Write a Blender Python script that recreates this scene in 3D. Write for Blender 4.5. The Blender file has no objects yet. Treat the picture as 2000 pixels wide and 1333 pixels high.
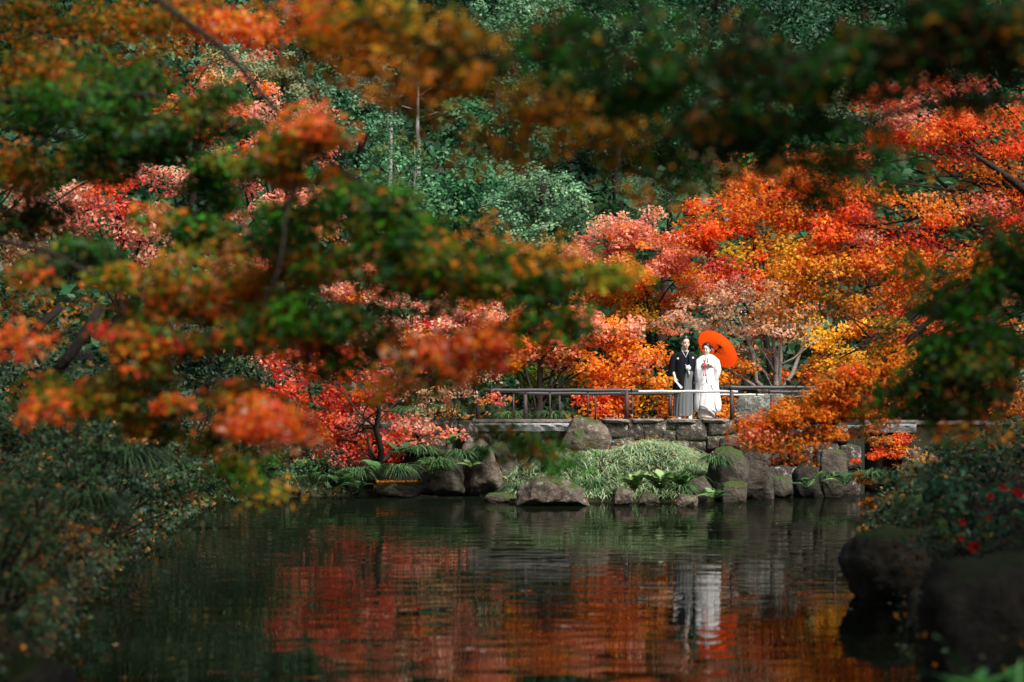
import bpy, bmesh, math, random
import numpy as np
from mathutils import Vector, Matrix, noise

# ------------------------------------------------------------------ camera, world, sun, exposure
sc = bpy.context.scene
C = sc.collection
LENS, FSTOP = 85.0, 1.9
F = 2000 * LENS / 36.0          # focal length in pixels of the 2000 px wide photograph
H, HY = 1.5, 820.0              # eye height above the water, horizon row
cam_d = bpy.data.cameras.new('camera')
cam = bpy.data.objects.new('camera', cam_d); C.objects.link(cam)
cam_d.lens = LENS; cam_d.sensor_width = 36.0
cam_d.shift_y = (HY - 666.5) / 2000.0
cam_d.clip_start = 0.1; cam_d.clip_end = 3000
cam.location = (0, 0, H); cam.rotation_euler = (math.radians(90), 0, 0)
cam_d.dof.use_dof = True; cam_d.dof.focus_distance = 49.0; cam_d.dof.aperture_fstop = FSTOP
sc.camera = cam

SUN_EL, SUN_AZ = 52.0, 140.0    # azimuth of the sun: 0 = +Y (ahead), 90 = +X (right), 180 = behind the camera
world = bpy.data.worlds.new('World'); sc.world = world; world.use_nodes = True
wn = world.node_tree.nodes; wl = world.node_tree.links
bg = wn['Background']
sky = wn.new('ShaderNodeTexSky'); sky.sky_type = 'NISHITA'; sky.sun_disc = False
sky.sun_elevation = math.radians(SUN_EL); sky.sun_rotation = math.radians(SUN_AZ)
sky.air_density = 1.0; sky.dust_density = 1.0; sky.ozone_density = 1.0
wl.new(sky.outputs[0], bg.inputs[0]); bg.inputs[1].default_value = 0.05
sun_d = bpy.data.lights.new('sun', 'SUN'); sun = bpy.data.objects.new('sun', sun_d); C.objects.link(sun)
sun_d.energy = 4.2; sun_d.angle = math.radians(26.0); sun_d.color = (1.0, 0.95, 0.87)
_e, _a = math.radians(SUN_EL), math.radians(SUN_AZ)
SUND = Vector((math.cos(_e) * math.sin(_a), math.cos(_e) * math.cos(_a), math.sin(_e)))
sun.rotation_euler = SUND.to_track_quat('Z', 'Y').to_euler()
sun.location = SUND * 60

vs = sc.view_settings
vs.view_transform = 'Standard'; vs.look = 'None'; vs.exposure = 1.05; vs.gamma = 1.0; vs.use_curve_mapping = False
sc.render.engine = 'CYCLES'
cy = sc.cycles
cy.max_bounces = 7; cy.diffuse_bounces = 3; cy.glossy_bounces = 3; cy.transmission_bounces = 4
cy.transparent_max_bounces = 8; cy.use_denoising = True
cy.sample_clamp_indirect = 4.0
cy.caustics_reflective = False; cy.caustics_refractive = False

# ------------------------------------------------------------------ helpers
rng = np.random.default_rng(7)
random.seed(7)

def at(px, py, D):
    return Vector(((px - 1000) / F * D, D, H - (py - HY) / F * D))

def tag(o, label=None, cat=None, group=None, kind=None):
    if label: o['label'] = label
    if cat: o['category'] = cat
    if group: o['group'] = group
    if kind: o['kind'] = kind
    return o

def empty(name, loc, rz=0.0):
    o = bpy.data.objects.new(name, None); C.objects.link(o)
    o.location = loc; o.rotation_euler = (0, 0, rz); o.empty_display_size = 0.2
    return o

def link(name, me, mat=None, parent=None, smooth=False, loc=None):
    """link a mesh (world coordinates) as one object; with a parent, the parent's location is taken out"""
    if mat is not None and not me.materials: me.materials.append(mat)
    if smooth:
        me.polygons.foreach_set('use_smooth', np.ones(len(me.polygons), dtype=bool))
    o = bpy.data.objects.new(name, me); C.objects.link(o)
    if parent is not None:
        o.parent = parent
        base = Vector((0, 0, 0)); p = parent
        while p is not None:
            base += p.location; p = p.parent
        o.location = -base if loc is None else Vector(loc) - base
    elif loc is not None:
        o.location = loc
    return o

def recentre(me, origin):
    me.transform(Matrix.Translation(-Vector(origin)))

class MB:
    def __init__(s): s.v = []; s.f = []
    def add(s, vs, fs):
        n = len(s.v); s.v += [tuple(x) for x in vs]; s.f += [tuple(i + n for i in q) for q in fs]
        return s
    def box(s, lo, hi, rot=None, org=(0, 0, 0)):
        x0, y0, z0 = lo; x1, y1, z1 = hi
        v = [Vector(p) for p in ((x0,y0,z0),(x1,y0,z0),(x1,y1,z0),(x0,y1,z0),(x0,y0,z1),(x1,y0,z1),(x1,y1,z1),(x0,y1,z1))]
        if rot is not None: v = [rot @ p for p in v]
        o = Vector(org)
        return s.add([p + o for p in v], [(0,3,2,1),(4,5,6,7),(0,1,5,4),(1,2,6,5),(2,3,7,6),(3,0,4,7)])
    def tube(s, pts, rad, n=6, cap=True):
        pts = [Vector(p) for p in pts]; k = len(pts)
        if not hasattr(rad, '__len__'): rad = [rad] * k
        rings = []; a = None
        for i in range(k):
            t = (pts[min(i + 1, k - 1)] - pts[max(i - 1, 0)])
            t = t.normalized() if t.length > 1e-9 else Vector((0, 0, 1))
            if a is None:
                a = t.cross(Vector((0, 0, 1)))
                if a.length < 1e-3: a = t.cross(Vector((1, 0, 0)))
            a = (a - t * a.dot(t)).normalized(); b = t.cross(a)
            rings.append([pts[i] + (a * math.cos(2*math.pi*j/n) + b * math.sin(2*math.pi*j/n)) * rad[i] for j in range(n)])
        v = [p for r in rings for p in r]; f = []
        for i in range(k - 1):
            for j in range(n):
                j2 = (j + 1) % n
                f.append((i*n + j, i*n + j2, (i+1)*n + j2, (i+1)*n + j))
        if cap:
            f.append(tuple(range(n - 1, -1, -1))); f.append(tuple((k-1)*n + j for j in range(n)))
        return s.add(v, f)
    def loft(s, rings, closed=True, cap0=True, cap1=True):
        n = len(rings[0]); v = [p for r in rings for p in r]; f = []
        m = n if closed else n - 1
        for i in range(len(rings) - 1):
            for j in range(m):
                j2 = (j + 1) % n
                f.append((i*n + j, i*n + j2, (i+1)*n + j2, (i+1)*n + j))
        if closed and cap0: f.append(tuple(range(n - 1, -1, -1)))
        if closed and cap1: f.append(tuple((len(rings)-1)*n + j for j in range(n)))
        return s.add(v, f)
    def mesh(s, name='mesh'):
        me = bpy.data.meshes.new(name); me.from_pydata(s.v, [], s.f); me.update(); return me
    def build(s, name, mat, parent=None, smooth=False, loc=None):
        return link(name, s.mesh(name), mat, parent, smooth, loc)

def curve_pts(p0, p1, n=6, sag=0.0, wob=0.0, r=random):
    p0, p1 = Vector(p0), Vector(p1); L = (p1 - p0).length; out = []
    for i in range(n + 1):
        t = i / n; p = p0.lerp(p1, t)
        p.z += sag * L * math.sin(math.pi * t)
        if 0 < i < n:
            p += Vector((r.uniform(-1, 1), r.uniform(-1, 1), r.uniform(-1, 1))) * wob * L
        out.append(p)
    return out

# ------------------------------------------------------------------ materials
def newmat(name):
    m = bpy.data.materials.new(name); m.use_nodes = True
    n = m.node_tree.nodes; return m, n, m.node_tree.links, n['Principled BSDF']

def plain(name, col, rough=0.6, spec=0.4, metal=0.0, bump=0.0, bscale=40, var=0.0):
    m, n, l, b = newmat(name)
    b.inputs['Base Color'].default_value = (*col, 1); b.inputs['Roughness'].default_value = rough
    b.inputs['Specular IOR Level'].default_value = spec; b.inputs['Metallic'].default_value = metal
    if bump or var:
        tc = n.new('ShaderNodeTexCoord'); nz = n.new('ShaderNodeTexNoise'); nz.inputs['Scale'].default_value = bscale; nz.inputs['Detail'].default_value = 5
        l.new(tc.outputs['Object'], nz.inputs['Vector'])
        if bump:
            bp = n.new('ShaderNodeBump'); bp.inputs['Strength'].default_value = bump; bp.inputs['Distance'].default_value = 0.02
            l.new(nz.outputs['Fac'], bp.inputs['Height']); l.new(bp.outputs[0], b.inputs['Normal'])
        if var:
            r = n.new('ShaderNodeValToRGB'); r.color_ramp.elements[0].position = 0.3; r.color_ramp.elements[1].position = 0.7
            r.color_ramp.elements[0].color = (*[c * (1 - var) for c in col], 1); r.color_ramp.elements[1].color = (*[min(1, c * (1 + var)) for c in col], 1)
            l.new(nz.outputs['Fac'], r.inputs[0]); l.new(r.outputs[0], b.inputs['Base Color'])
    return m

def leafmat(name, transl=0.4, rough=0.5, spec=0.25, objcol=False, tboost=1.25):
    m, n, l, b = newmat(name)
    if objcol:
        a = n.new('ShaderNodeObjectInfo'); col = a.outputs['Color']
    else:
        a = n.new('ShaderNodeAttribute'); a.attribute_name = 'tint'; col = a.outputs['Color']
    l.new(col, b.inputs['Base Color']); b.inputs['Roughness'].default_value = rough; b.inputs['Specular IOR Level'].default_value = spec
    t = n.new('ShaderNodeBsdfTranslucent'); g = n.new('ShaderNodeMix'); g.data_type = 'RGBA'; g.blend_type = 'MULTIPLY'; g.inputs[0].default_value = 1
    l.new(col, g.inputs[6]); g.inputs[7].default_value = (tboost, tboost, tboost, 1); l.new(g.outputs[2], t.inputs['Color'])
    mx = n.new('ShaderNodeMixShader'); mx.inputs[0].default_value = transl
    l.new(b.outputs[0], mx.inputs[1]); l.new(t.outputs[0], mx.inputs[2]); l.new(mx.outputs[0], n['Material Output'].inputs[0])
    return m

def rockmat(name, dark, light, lichen=(0.45, 0.46, 0.42), lich=0.62, moss=(0.06, 0.09, 0.02), mossy=0.6):
    m, n, l, b = newmat(name)
    tc = n.new('ShaderNodeTexCoord')
    nz = n.new('ShaderNodeTexNoise'); nz.inputs['Scale'].default_value = 4.0; nz.inputs['Detail'].default_value = 10; nz.inputs['Roughness'].default_value = 0.7
    l.new(tc.outputs['Object'], nz.inputs['Vector'])
    r = n.new('ShaderNodeValToRGB'); r.color_ramp.elements[0].position = 0.32; r.color_ramp.elements[1].position = 0.68
    r.color_ramp.elements[0].color = (*dark, 1); r.color_ramp.elements[1].color = (*light, 1); l.new(nz.outputs['Fac'], r.inputs[0])
    n2 = n.new('ShaderNodeTexNoise'); n2.inputs['Scale'].default_value = 7.0; n2.inputs['Detail'].default_value = 8; n2.inputs['Roughness'].default_value = 0.75
    l.new(tc.outputs['Object'], n2.inputs['Vector'])
    r2 = n.new('ShaderNodeValToRGB'); r2.color_ramp.elements[0].position = lich; r2.color_ramp.elements[1].position = lich + 0.06; l.new(n2.outputs['Fac'], r2.inputs[0])
    mx = n.new('ShaderNodeMix'); mx.data_type = 'RGBA'; l.new(r2.outputs[0], mx.inputs[0]); l.new(r.outputs[0], mx.inputs[6]); mx.inputs[7].default_value = (*lichen, 1)
    # moss grows on the faces that look up
    ge = n.new('ShaderNodeNewGeometry'); sp = n.new('ShaderNodeSeparateXYZ'); l.new(ge.outputs['Normal'], sp.inputs[0])
    n3 = n.new('ShaderNodeTexNoise'); n3.inputs['Scale'].default_value = 2.2; n3.inputs['Detail'].default_value = 6; l.new(tc.outputs['Object'], n3.inputs['Vector'])
    mu = n.new('ShaderNodeMath'); mu.operation = 'MULTIPLY'; l.new(sp.outputs['Z'], mu.inputs[0]); l.new(n3.outputs['Fac'], mu.inputs[1])
    r3 = n.new('ShaderNodeValToRGB'); r3.color_ramp.elements[0].position = mossy * 0.6; r3.color_ramp.elements[1].position = mossy * 0.6 + 0.1; l.new(mu.outputs[0], r3.inputs[0])
    m2 = n.new('ShaderNodeMix'); m2.data_type = 'RGBA'; l.new(r3.outputs[0], m2.inputs[0]); l.new(mx.outputs[2], m2.inputs[6]); m2.inputs[7].default_value = (*moss, 1)
    l.new(m2.outputs[2], b.inputs['Base Color']); b.inputs['Roughness'].default_value = 0.85; b.inputs['Specular IOR Level'].default_value = 0.25
    n4 = n.new('ShaderNodeTexNoise'); n4.inputs['Scale'].default_value = 14; n4.inputs['Detail'].default_value = 10; n4.inputs['Roughness'].default_value = 0.7; l.new(tc.outputs['Object'], n4.inputs['Vector'])
    bp = n.new('ShaderNodeBump'); bp.inputs['Strength'].default_value = 1.0; bp.inputs['Distance'].default_value = 0.12
    l.new(n4.outputs['Fac'], bp.inputs['Height']); l.new(bp.outputs[0], b.inputs['Normal'])
    return m

M = {}
M['leaf'] = leafmat('autumn_leaf', 0.5, tboost=1.4)
M['leaf_obj'] = leafmat('maple_leaf', 0.5, objcol=True, tboost=1.4)
M['evergreen'] = leafmat('evergreen_leaf', 0.25, rough=0.5, spec=0.22)
M['glossy'] = leafmat('camellia_leaf', 0.2, rough=0.35, spec=0.4)
M['grass'] = leafmat('grass_blade', 0.3, rough=0.5, spec=0.3)
M['petal'] = plain('petal', (0.62, 0.015, 0.02), 0.5, 0.3)
M['rock'] = rockmat('rock', (0.055, 0.042, 0.030), (0.27, 0.215, 0.165), lichen=(0.42, 0.40, 0.36), lich=0.57)
M['rock_dark'] = rockmat('rock_dark', (0.010, 0.009, 0.007), (0.06, 0.05, 0.04), lichen=(0.16, 0.16, 0.14), lich=0.66, moss=(0.025, 0.035, 0.01), mossy=0.55)  # near-black tone carries the shade on the lower right boulder
M['rock_moss_shade'] = rockmat('rock_moss_shade', (0.035, 0.028, 0.02), (0.15, 0.125, 0.095), lich=0.66, mossy=0.45)  # mossy stone; its darker tone also stands for shade on the right boulders
M['wallstone'] = rockmat('wall_stone', (0.032, 0.025, 0.019), (0.14, 0.115, 0.09), lichen=(0.50, 0.47, 0.44), lich=0.56, mossy=0.55)
M['lichen'] = rockmat('lichen_stone', (0.13, 0.125, 0.10), (0.25, 0.24, 0.20), lichen=(0.38, 0.45, 0.42), lich=0.52, mossy=0.9)
M['slab'] = rockmat('bridge_slab', (0.24, 0.24, 0.235), (0.46, 0.46, 0.45), lichen=(0.1, 0.1, 0.095), lich=0.58, mossy=1.4)
M['kerb'] = plain('kerb_stone', (0.20, 0.17, 0.15), 0.85, 0.2, bump=0.5, bscale=20, var=0.3)
M['mortar'] = plain('wall_joint', (0.03, 0.03, 0.025), 0.95, 0.1, bump=0.6, bscale=12)
M['bark'] = plain('maple_bark', (0.026, 0.020, 0.016), 0.9, 0.15, bump=0.7, bscale=30, var=0.4)
M['bark_pale'] = plain('pale_bark', (0.20, 0.175, 0.15), 0.9, 0.15, bump=0.6, bscale=30, var=0.35)
M['deadwood'] = plain('dead_wood', (0.34, 0.32, 0.29), 0.9, 0.15, bump=0.5, bscale=25, var=0.25)
M['rail'] = plain('grey_rail', (0.052, 0.049, 0.048), 0.38, 0.5, bump=0.15, bscale=30, var=0.2)
M['bamboo'] = plain('weathered_bamboo', (0.55, 0.53, 0.49), 0.55, 0.4, bump=0.15, bscale=30, var=0.2)
M['post'] = plain('brown_post', (0.045, 0.03, 0.028), 0.6, 0.3, bump=0.3, bscale=30, var=0.3)
M['tie'] = plain('black_tie', (0.01, 0.01, 0.01), 0.7, 0.2)

def groundmat():
    m, n, l, b = newmat('forest_floor')
    tc = n.new('ShaderNodeTexCoord')
    nz = n.new('ShaderNodeTexNoise'); nz.inputs['Scale'].default_value = 0.8; nz.inputs['Detail'].default_value = 8; l.new(tc.outputs['Object'], nz.inputs['Vector'])
    r = n.new('ShaderNodeValToRGB'); e = r.color_ramp.elements
    e[0].position = 0.35; e[0].color = (0.010, 0.018, 0.008, 1); e[1].position = 0.7; e[1].color = (0.035, 0.024, 0.012, 1)
    l.new(nz.outputs['Fac'], r.inputs[0])
    vo = n.new('ShaderNodeTexVoronoi'); vo.inputs['Scale'].default_value = 9; l.new(tc.outputs['Object'], vo.inputs['Vector'])
    r2 = n.new('ShaderNodeValToRGB'); r2.color_ramp.elements[0].position = 0.16; r2.color_ramp.elements[0].color = (1, 1, 1, 1); r2.color_ramp.elements[1].position = 0.2; r2.color_ramp.elements[1].color = (0, 0, 0, 1)
    l.new(vo.outputs['Distance'], r2.inputs[0])
    mx = n.new('ShaderNodeMix'); mx.data_type = 'RGBA'; l.new(r2.outputs[0], mx.inputs[0]); l.new(r.outputs[0], mx.inputs[6]); mx.inputs[7].default_value = (0.24, 0.07, 0.015, 1)
    l.new(mx.outputs[2], b.inputs['Base Color']); b.inputs['Roughness'].default_value = 0.95; b.inputs['Specular IOR Level'].default_value = 0.1
    bp = n.new('ShaderNodeBump'); bp.inputs['Distance'].default_value = 0.08; l.new(nz.outputs['Fac'], bp.inputs['Height']); l.new(bp.outputs[0], b.inputs['Normal'])
    return m
M['ground'] = groundmat()

def watermat():
    m, n, l, b = newmat('pond_water')
    tc = n.new('ShaderNodeTexCoord'); prev = None
    # wind ripples (long crests across the view), finer chop, and patches where the surface is calmer
    mp = n.new('ShaderNodeMapping'); mp.inputs['Scale'].default_value = (0.6, 1.0, 1.0); l.new(tc.outputs['Object'], mp.inputs['Vector'])
    a = n.new('ShaderNodeTexNoise'); a.inputs['Scale'].default_value = 2.1; a.inputs['Detail'].default_value = 1.2; a.inputs['Distortion'].default_value = 0.3; l.new(mp.outputs[0], a.inputs['Vector'])
    c = n.new('ShaderNodeTexNoise'); c.inputs['Scale'].default_value = 0.22; c.inputs['Detail'].default_value = 2; l.new(tc.outputs['Object'], c.inputs['Vector'])
    r = n.new('ShaderNodeMapRange'); r.inputs[1].default_value = 0.35; r.inputs[2].default_value = 0.65; r.inputs[3].default_value = 0.45; r.inputs[4].default_value = 1.3; l.new(c.outputs['Fac'], r.inputs[0])
    mu = n.new('ShaderNodeMath'); mu.operation = 'MULTIPLY'; l.new(a.outputs['Fac'], mu.inputs[0]); l.new(r.outputs[0], mu.inputs[1])
    bp = n.new('ShaderNodeBump'); bp.inputs['Strength'].default_value = 1.0; bp.inputs['Distance'].default_value = 0.0055
    l.new(mu.outputs[0], bp.inputs['Height'])
    f = n.new('ShaderNodeTexNoise'); f.inputs['Scale'].default_value = 0.55; f.inputs['Detail'].default_value = 1; l.new(mp.outputs[0], f.inputs['Vector'])
    b2 = n.new('ShaderNodeBump'); b2.inputs['Strength'].default_value = 1.0; b2.inputs['Distance'].default_value = 0.006
    l.new(f.outputs['Fac'], b2.inputs['Height']); l.new(bp.outputs[0], b2.inputs['Normal'])
    # mirror-like surface over dark murky water; the mirror is scaled down from clean water to dim the reflections
    n.remove(b); df = n.new('ShaderNodeBsdfDiffuse'); df.inputs['Color'].default_value = (0.004, 0.006, 0.003, 1)
    gl = n.new('ShaderNodeBsdfGlossy'); gl.inputs['Roughness'].default_value = 0.015; gl.inputs['Color'].default_value = (0.95, 0.95, 0.92, 1)
    fr = n.new('ShaderNodeFresnel'); fr.inputs['IOR'].default_value = 1.33; ml = n.new('ShaderNodeMath'); ml.operation = 'MULTIPLY'; ml.inputs[1].default_value = 0.44
    l.new(fr.outputs[0], ml.inputs[0]); ms = n.new('ShaderNodeMixShader'); l.new(ml.outputs[0], ms.inputs[0]); l.new(df.outputs[0], ms.inputs[1]); l.new(gl.outputs[0], ms.inputs[2])
    for q in (df, gl): l.new(b2.outputs[0], q.inputs['Normal'])
    l.new(ms.outputs[0], n['Material Output'].inputs[0])
    return m
M['water'] = watermat()

# ------------------------------------------------------------------ the setting: ground, pond, path
def wl_pt(px, py):
    D = F * H / (py - HY); return ((px - 1000) / F * D, D)
POND = [(-2.1, 3.0), wl_pt(60, 1333), wl_pt(130, 1230), wl_pt(200, 1130), wl_pt(330, 1030), wl_pt(410, 985), wl_pt(520, 972), wl_pt(800, 966), wl_pt(905, 965.5),
        (-0.62, 48.6), (-0.62, 56.0), (1.08, 56.0), (1.08, 48.6), (1.0, 46.2), (-0.35, 45.4), (-0.5, 44.6), wl_pt(1015, 981), wl_pt(1080, 981), wl_pt(1150, 981), wl_pt(1280, 980), wl_pt(1365, 981), (3.9, 44.6), (4.2, 46.4), (4.5, 47.9), (5.6, 48.5), (6.7, 48.7), (6.7, 55.0), (8.0, 55.0), (8.0, 48.0), (6.9, 44.0), wl_pt(1735, 1010), wl_pt(1700, 1080), wl_pt(1730, 1140), wl_pt(1790, 1190), wl_pt(1800, 1333), (1.9, 3.0)]
def pond_sd(x, y):
    """signed distance to the pond outline, negative inside"""
    x = np.asarray(x, float); y = np.asarray(y, float)
    d2 = np.full(x.shape, 1e18); ins = np.zeros(x.shape, bool); n = len(POND)
    for i in range(n):
        (x0, y0), (x1, y1) = POND[i], POND[(i + 1) % n]
        ex, ey = x1 - x0, y1 - y0; L = ex*ex + ey*ey + 1e-12
        t = np.clip(((x - x0)*ex + (y - y0)*ey) / L, 0, 1)
        d2 = np.minimum(d2, (x - x0 - t*ex)**2 + (y - y0 - t*ey)**2)
        cross = ((y0 > y) != (y1 > y)) & (x < (x1 - x0) * (y - y0) / (y1 - y0 + 1e-12) + x0)
        ins ^= cross
    d = np.sqrt(d2); return np.where(ins, -d, d)
def ground_h(x, y):
    x = np.asarray(x, float); y = np.asarray(y, float)
    d = pond_sd(x, y)
    out = 0.02 + 1.25 * (1 - np.exp(-np.maximum(d, 0) / 1.1))
    h = np.where(d > 0, out, -0.7 * (1 - np.exp(np.minimum(d, 0) / 0.5)))
    chan = ((x > -0.62) & (x < 1.08)) | ((x > 6.7) & (x < 8.0))
    h = np.where((y > 48.8) & ~chan, np.maximum(h, 1.42), h)
    isl = (x > 0.0) & (x < 4.7) & (y > 41.0) & (y < 48.8) & (d > 0)      # the mound below the wall
    h = np.where(isl, 0.05 + 1.10 * (1 - np.exp(-np.maximum(d, 0) / 0.8)), h)
    h = h + np.clip(y - 52.5, 0, 8) * 0.10 + np.clip(y - 60, 0, 60) * 0.42
    side = np.clip(-x - 7.5, 0, 30) * 0.16 + np.clip(x - 9.0, 0, 30) * 0.14
    h = h + side * (y < 48.8) + side * 0.5 * (y >= 48.8)
    return h
def gz(x, y): return float(ground_h(np.array([x]), np.array([y]))[0])

def make_ground():
    xs = np.concatenate([np.linspace(-900, -40, 14)[:-1], np.linspace(-40, -12, 20)[:-1], np.linspace(-12, 12, 121), np.linspace(12, 40, 20)[1:], np.linspace(40, 900, 14)[1:]])
    ys = np.concatenate([np.linspace(-600, -10, 12)[:-1], np.linspace(-10, 36, 93)[:-1], np.linspace(36, 58, 111)[:-1], np.linspace(58, 130, 50)[:-1], np.linspace(130, 1500, 14)])
    X, Y = np.meshgrid(xs, ys); Z = ground_h(X, Y)
    Z = np.where(Y < 3, np.maximum(Z, 0.3), Z)
    nz = 0.06 * np.sin(X * 1.7 + 2 * np.sin(Y * 0.9)) * np.cos(Y * 1.3); Z = Z + nz * (np.abs(X) < 60)
    V = np.stack([X, Y, Z], -1).reshape(-1, 3); nx, ny = len(xs), len(ys)
    i = np.arange(nx*ny).reshape(ny, nx)
    Q = np.stack([i[:-1, :-1], i[:-1, 1:], i[1:, 1:], i[1:, :-1]], -1).reshape(-1, 4)
    me = bpy.data.meshes.new('ground'); me.from_pydata(V.tolist(), [], Q.tolist()); me.update()
    o = link('ground', me, M['ground'], smooth=True); tag(o, 'dark leaf-strewn earth of the banks and wooded hillside', 'ground', kind='structure')
make_ground()
wm = MB(); wm.add([(-7.5, 1, 0), (9, 1, 0), (9, 57, 0), (-7.5, 57, 0)], [(0, 1, 2, 3)])
tag(wm.build('pond_water', M['water']), 'dark rippled pond water reflecting the couple and the maples', 'water', kind='structure')
# ------------------------------------------------------------------ foliage
def _star():
    # seven-lobed maple leaf seen flat, stalk towards -y, unit width about 1
    tips = [(-90, 0.16), (-52, 0.34), (-28, 0.16), (0, 0.50), (25, 0.20), (48, 0.58), (68, 0.22), (90, 0.66), (112, 0.22), (132, 0.58), (155, 0.20), (180, 0.50), (208, 0.16), (232, 0.34)]
    v = [(0, 0.02, 0.03)] + [(math.cos(math.radians(a)) * r, math.sin(math.radians(a)) * r, -0.22 * r * r) for a, r in tips]
    n = len(tips); return np.array(v), [(0, i + 1, (i + 1) % n + 1) for i in range(n)]
def _tri5():
    tips = [(-90, 0.2), (-10, 0.5), (35, 0.2), (90, 0.62), (145, 0.2), (190, 0.5)]
    v = [(math.cos(math.radians(a)) * r, math.sin(math.radians(a)) * r, -0.15 * r) for a, r in tips]
    return np.array(v), [(0, 1, 2), (0, 2, 4), (2, 3, 4), (0, 4, 5)]
SHAPES = {
    'star': _star(), 'tri5': _tri5(),
    'kite': (np.array([(0, -0.5, 0), (0.3, 0.0, 0.06), (0, 0.55, -0.05), (-0.3, 0.0, 0.06)]), [(0, 1, 2, 3)]),
    'oval': (np.array([(0, -0.5, 0), (0.26, -0.12, 0.05), (0.2, 0.28, 0.03), (0, 0.55, -0.06), (-0.2, 0.28, 0.03), (-0.26, -0.12, 0.05)]), [(0, 1, 2, 3), (0, 3, 4, 5)]),
    'ragged': (np.array([(0, -0.5, 0), (0.52, 0.12, -0.06), (0.04, 0.6, 0.0), (-0.16, 0.06, 0.08)]), [(0, 1, 2, 3)]),
    'blade': (np.array([(0, -0.5, 0), (0.11, 0.0, 0.03), (0, 0.6, -0.1), (-0.11, 0.0, 0.03)]), [(0, 1, 2, 3)]),
}
def leaf_frames(P, Nn, S, r):
    n = len(P)
    Nn = Nn / (np.linalg.norm(Nn, axis=1, keepdims=True) + 1e-9)
    T = r.normal(size=(n, 3)); T -= (T * Nn).sum(1, keepdims=True) * Nn
    T /= (np.linalg.norm(T, axis=1, keepdims=True) + 1e-9); B = np.cross(Nn, T)
    return T * S[:, None], B * S[:, None], Nn * S[:, None]
def leaf_mesh(name, P, Nn, S, Col, shape, r):
    tv, tf = SHAPES[shape]; k = len(tv); n = len(P)
    T, B, Z = leaf_frames(P, Nn, S, r)
    V = P[:, None, :] + tv[None, :, 0:1] * T[:, None, :] + tv[None, :, 1:2] * B[:, None, :] + tv[None, :, 2:3] * Z[:, None, :]
    V = V.reshape(-1, 3).astype(np.float32)
    fl = np.array([i for f in tf for i in f]); sizes = np.array([len(f) for f in tf])
    loops = (np.arange(n)[:, None] * k + fl[None, :]).reshape(-1).astype(np.int32)
    tot = np.tile(sizes, n).astype(np.int32); start = np.concatenate([[0], np.cumsum(tot)[:-1]]).astype(np.int32)
    me = bpy.data.meshes.new(name)
    me.vertices.add(len(V)); me.vertices.foreach_set('co', V.reshape(-1))
    me.loops.add(len(loops)); me.loops.foreach_set('vertex_index', loops)
    me.polygons.add(len(tot)); me.polygons.foreach_set('loop_start', start)
    at_ = me.attributes.new('tint', 'FLOAT_COLOR', 'POINT')
    c4 = np.ones((n, 4), np.float32); c4[:, :3] = Col
    at_.data.foreach_set('color', np.repeat(c4, k, axis=0).reshape(-1))
    me.update(calc_edges=True); return me

GREEN = (0.022, 0.105, 0.007); BGREEN = (0.05, 0.25, 0.010); OLIVE = (0.15, 0.15, 0.009); BROWN = (0.24, 0.085, 0.010)
ORANGE = (0.74, 0.235, 0.014); DORANGE = (0.52, 0.15, 0.010); REDO = (0.76, 0.118, 0.014); RED = (0.52, 0.036, 0.022); GOLD = (0.75, 0.36, 0.02); AMBER = (0.62, 0.25, 0.010); YELLOW = (0.75, 0.45, 0.03)
PINK = (0.70, 0.33, 0.23); SALMON = (0.75, 0.27, 0.12); TAN = (0.50, 0.32, 0.19); DARKG = (0.016, 0.055, 0.012); YGREEN = (0.28, 0.30, 0.02); WINE = (0.34, 0.03, 0.025)
ROSE = (0.60, 0.15, 0.105); DKB = (0.08, 0.04, 0.009)

def gen_pad(c, rx, ry, rz, n, cr, size, pal, r, flat=0.45, shell=0.5, updir=(0, -0.45, 0.8), jit=0.75, mixp=0.25, vj=0.22):
    """leaves in clumps inside an ellipsoid (rx, ry depth, rz): positions, normals, sizes, colours, clump centres"""
    c = np.array(c, float); vol = max(4, int(3.2 * (rx * rz + rx * ry + ry * rz) / (cr * cr * 3) )); K = min(vol, 90)
    u = r.normal(size=(K, 3)); u /= np.linalg.norm(u, axis=1, keepdims=True); rad = (shell + (1 - shell) * r.random(K)) ** 0.7
    cc = c + u * rad[:, None] * np.array([rx, ry, rz])
    names = list(range(len(pal))); w = np.array([p[1] for p in pal], float); w /= w.sum(); cols = np.array([p[0] for p in pal])
    ci = r.choice(names, K, p=w); crs = cr * r.uniform(0.55, 1.35, K)
    share = crs ** 2 / (crs ** 2).sum(); idx = r.choice(K, n, p=share)
    d = r.normal(size=(n, 3)); d /= np.linalg.norm(d, axis=1, keepdims=True); d *= (r.random(n) ** 0.45)[:, None]
    P = cc[idx] + d * crs[idx][:, None] * np.array([1, 1, flat])
    P[:, 2] -= flat * 0.35 * crs[idx] * (d[:, 0]**2 + d[:, 1]**2)        # clump edges droop
    Nn = np.array(updir) + r.normal(size=(n, 3)) * jit + d * 0.5 + u[idx] * 0.35
    S = size * r.uniform(0.65, 1.25, n)
    lci = np.where(r.random(n) < mixp, r.choice(names, n, p=w), ci[idx])
    Cc = cols[lci] * np.exp(r.normal(size=(n, 1)) * vj) * np.exp(r.normal(size=(K, 1)) * 0.12)[idx]
    Cc = np.clip(Cc * (1 + r.normal(size=(n, 3)) * 0.06), 0, 0.85)
    return P, Nn, S, Cc, cc

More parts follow.
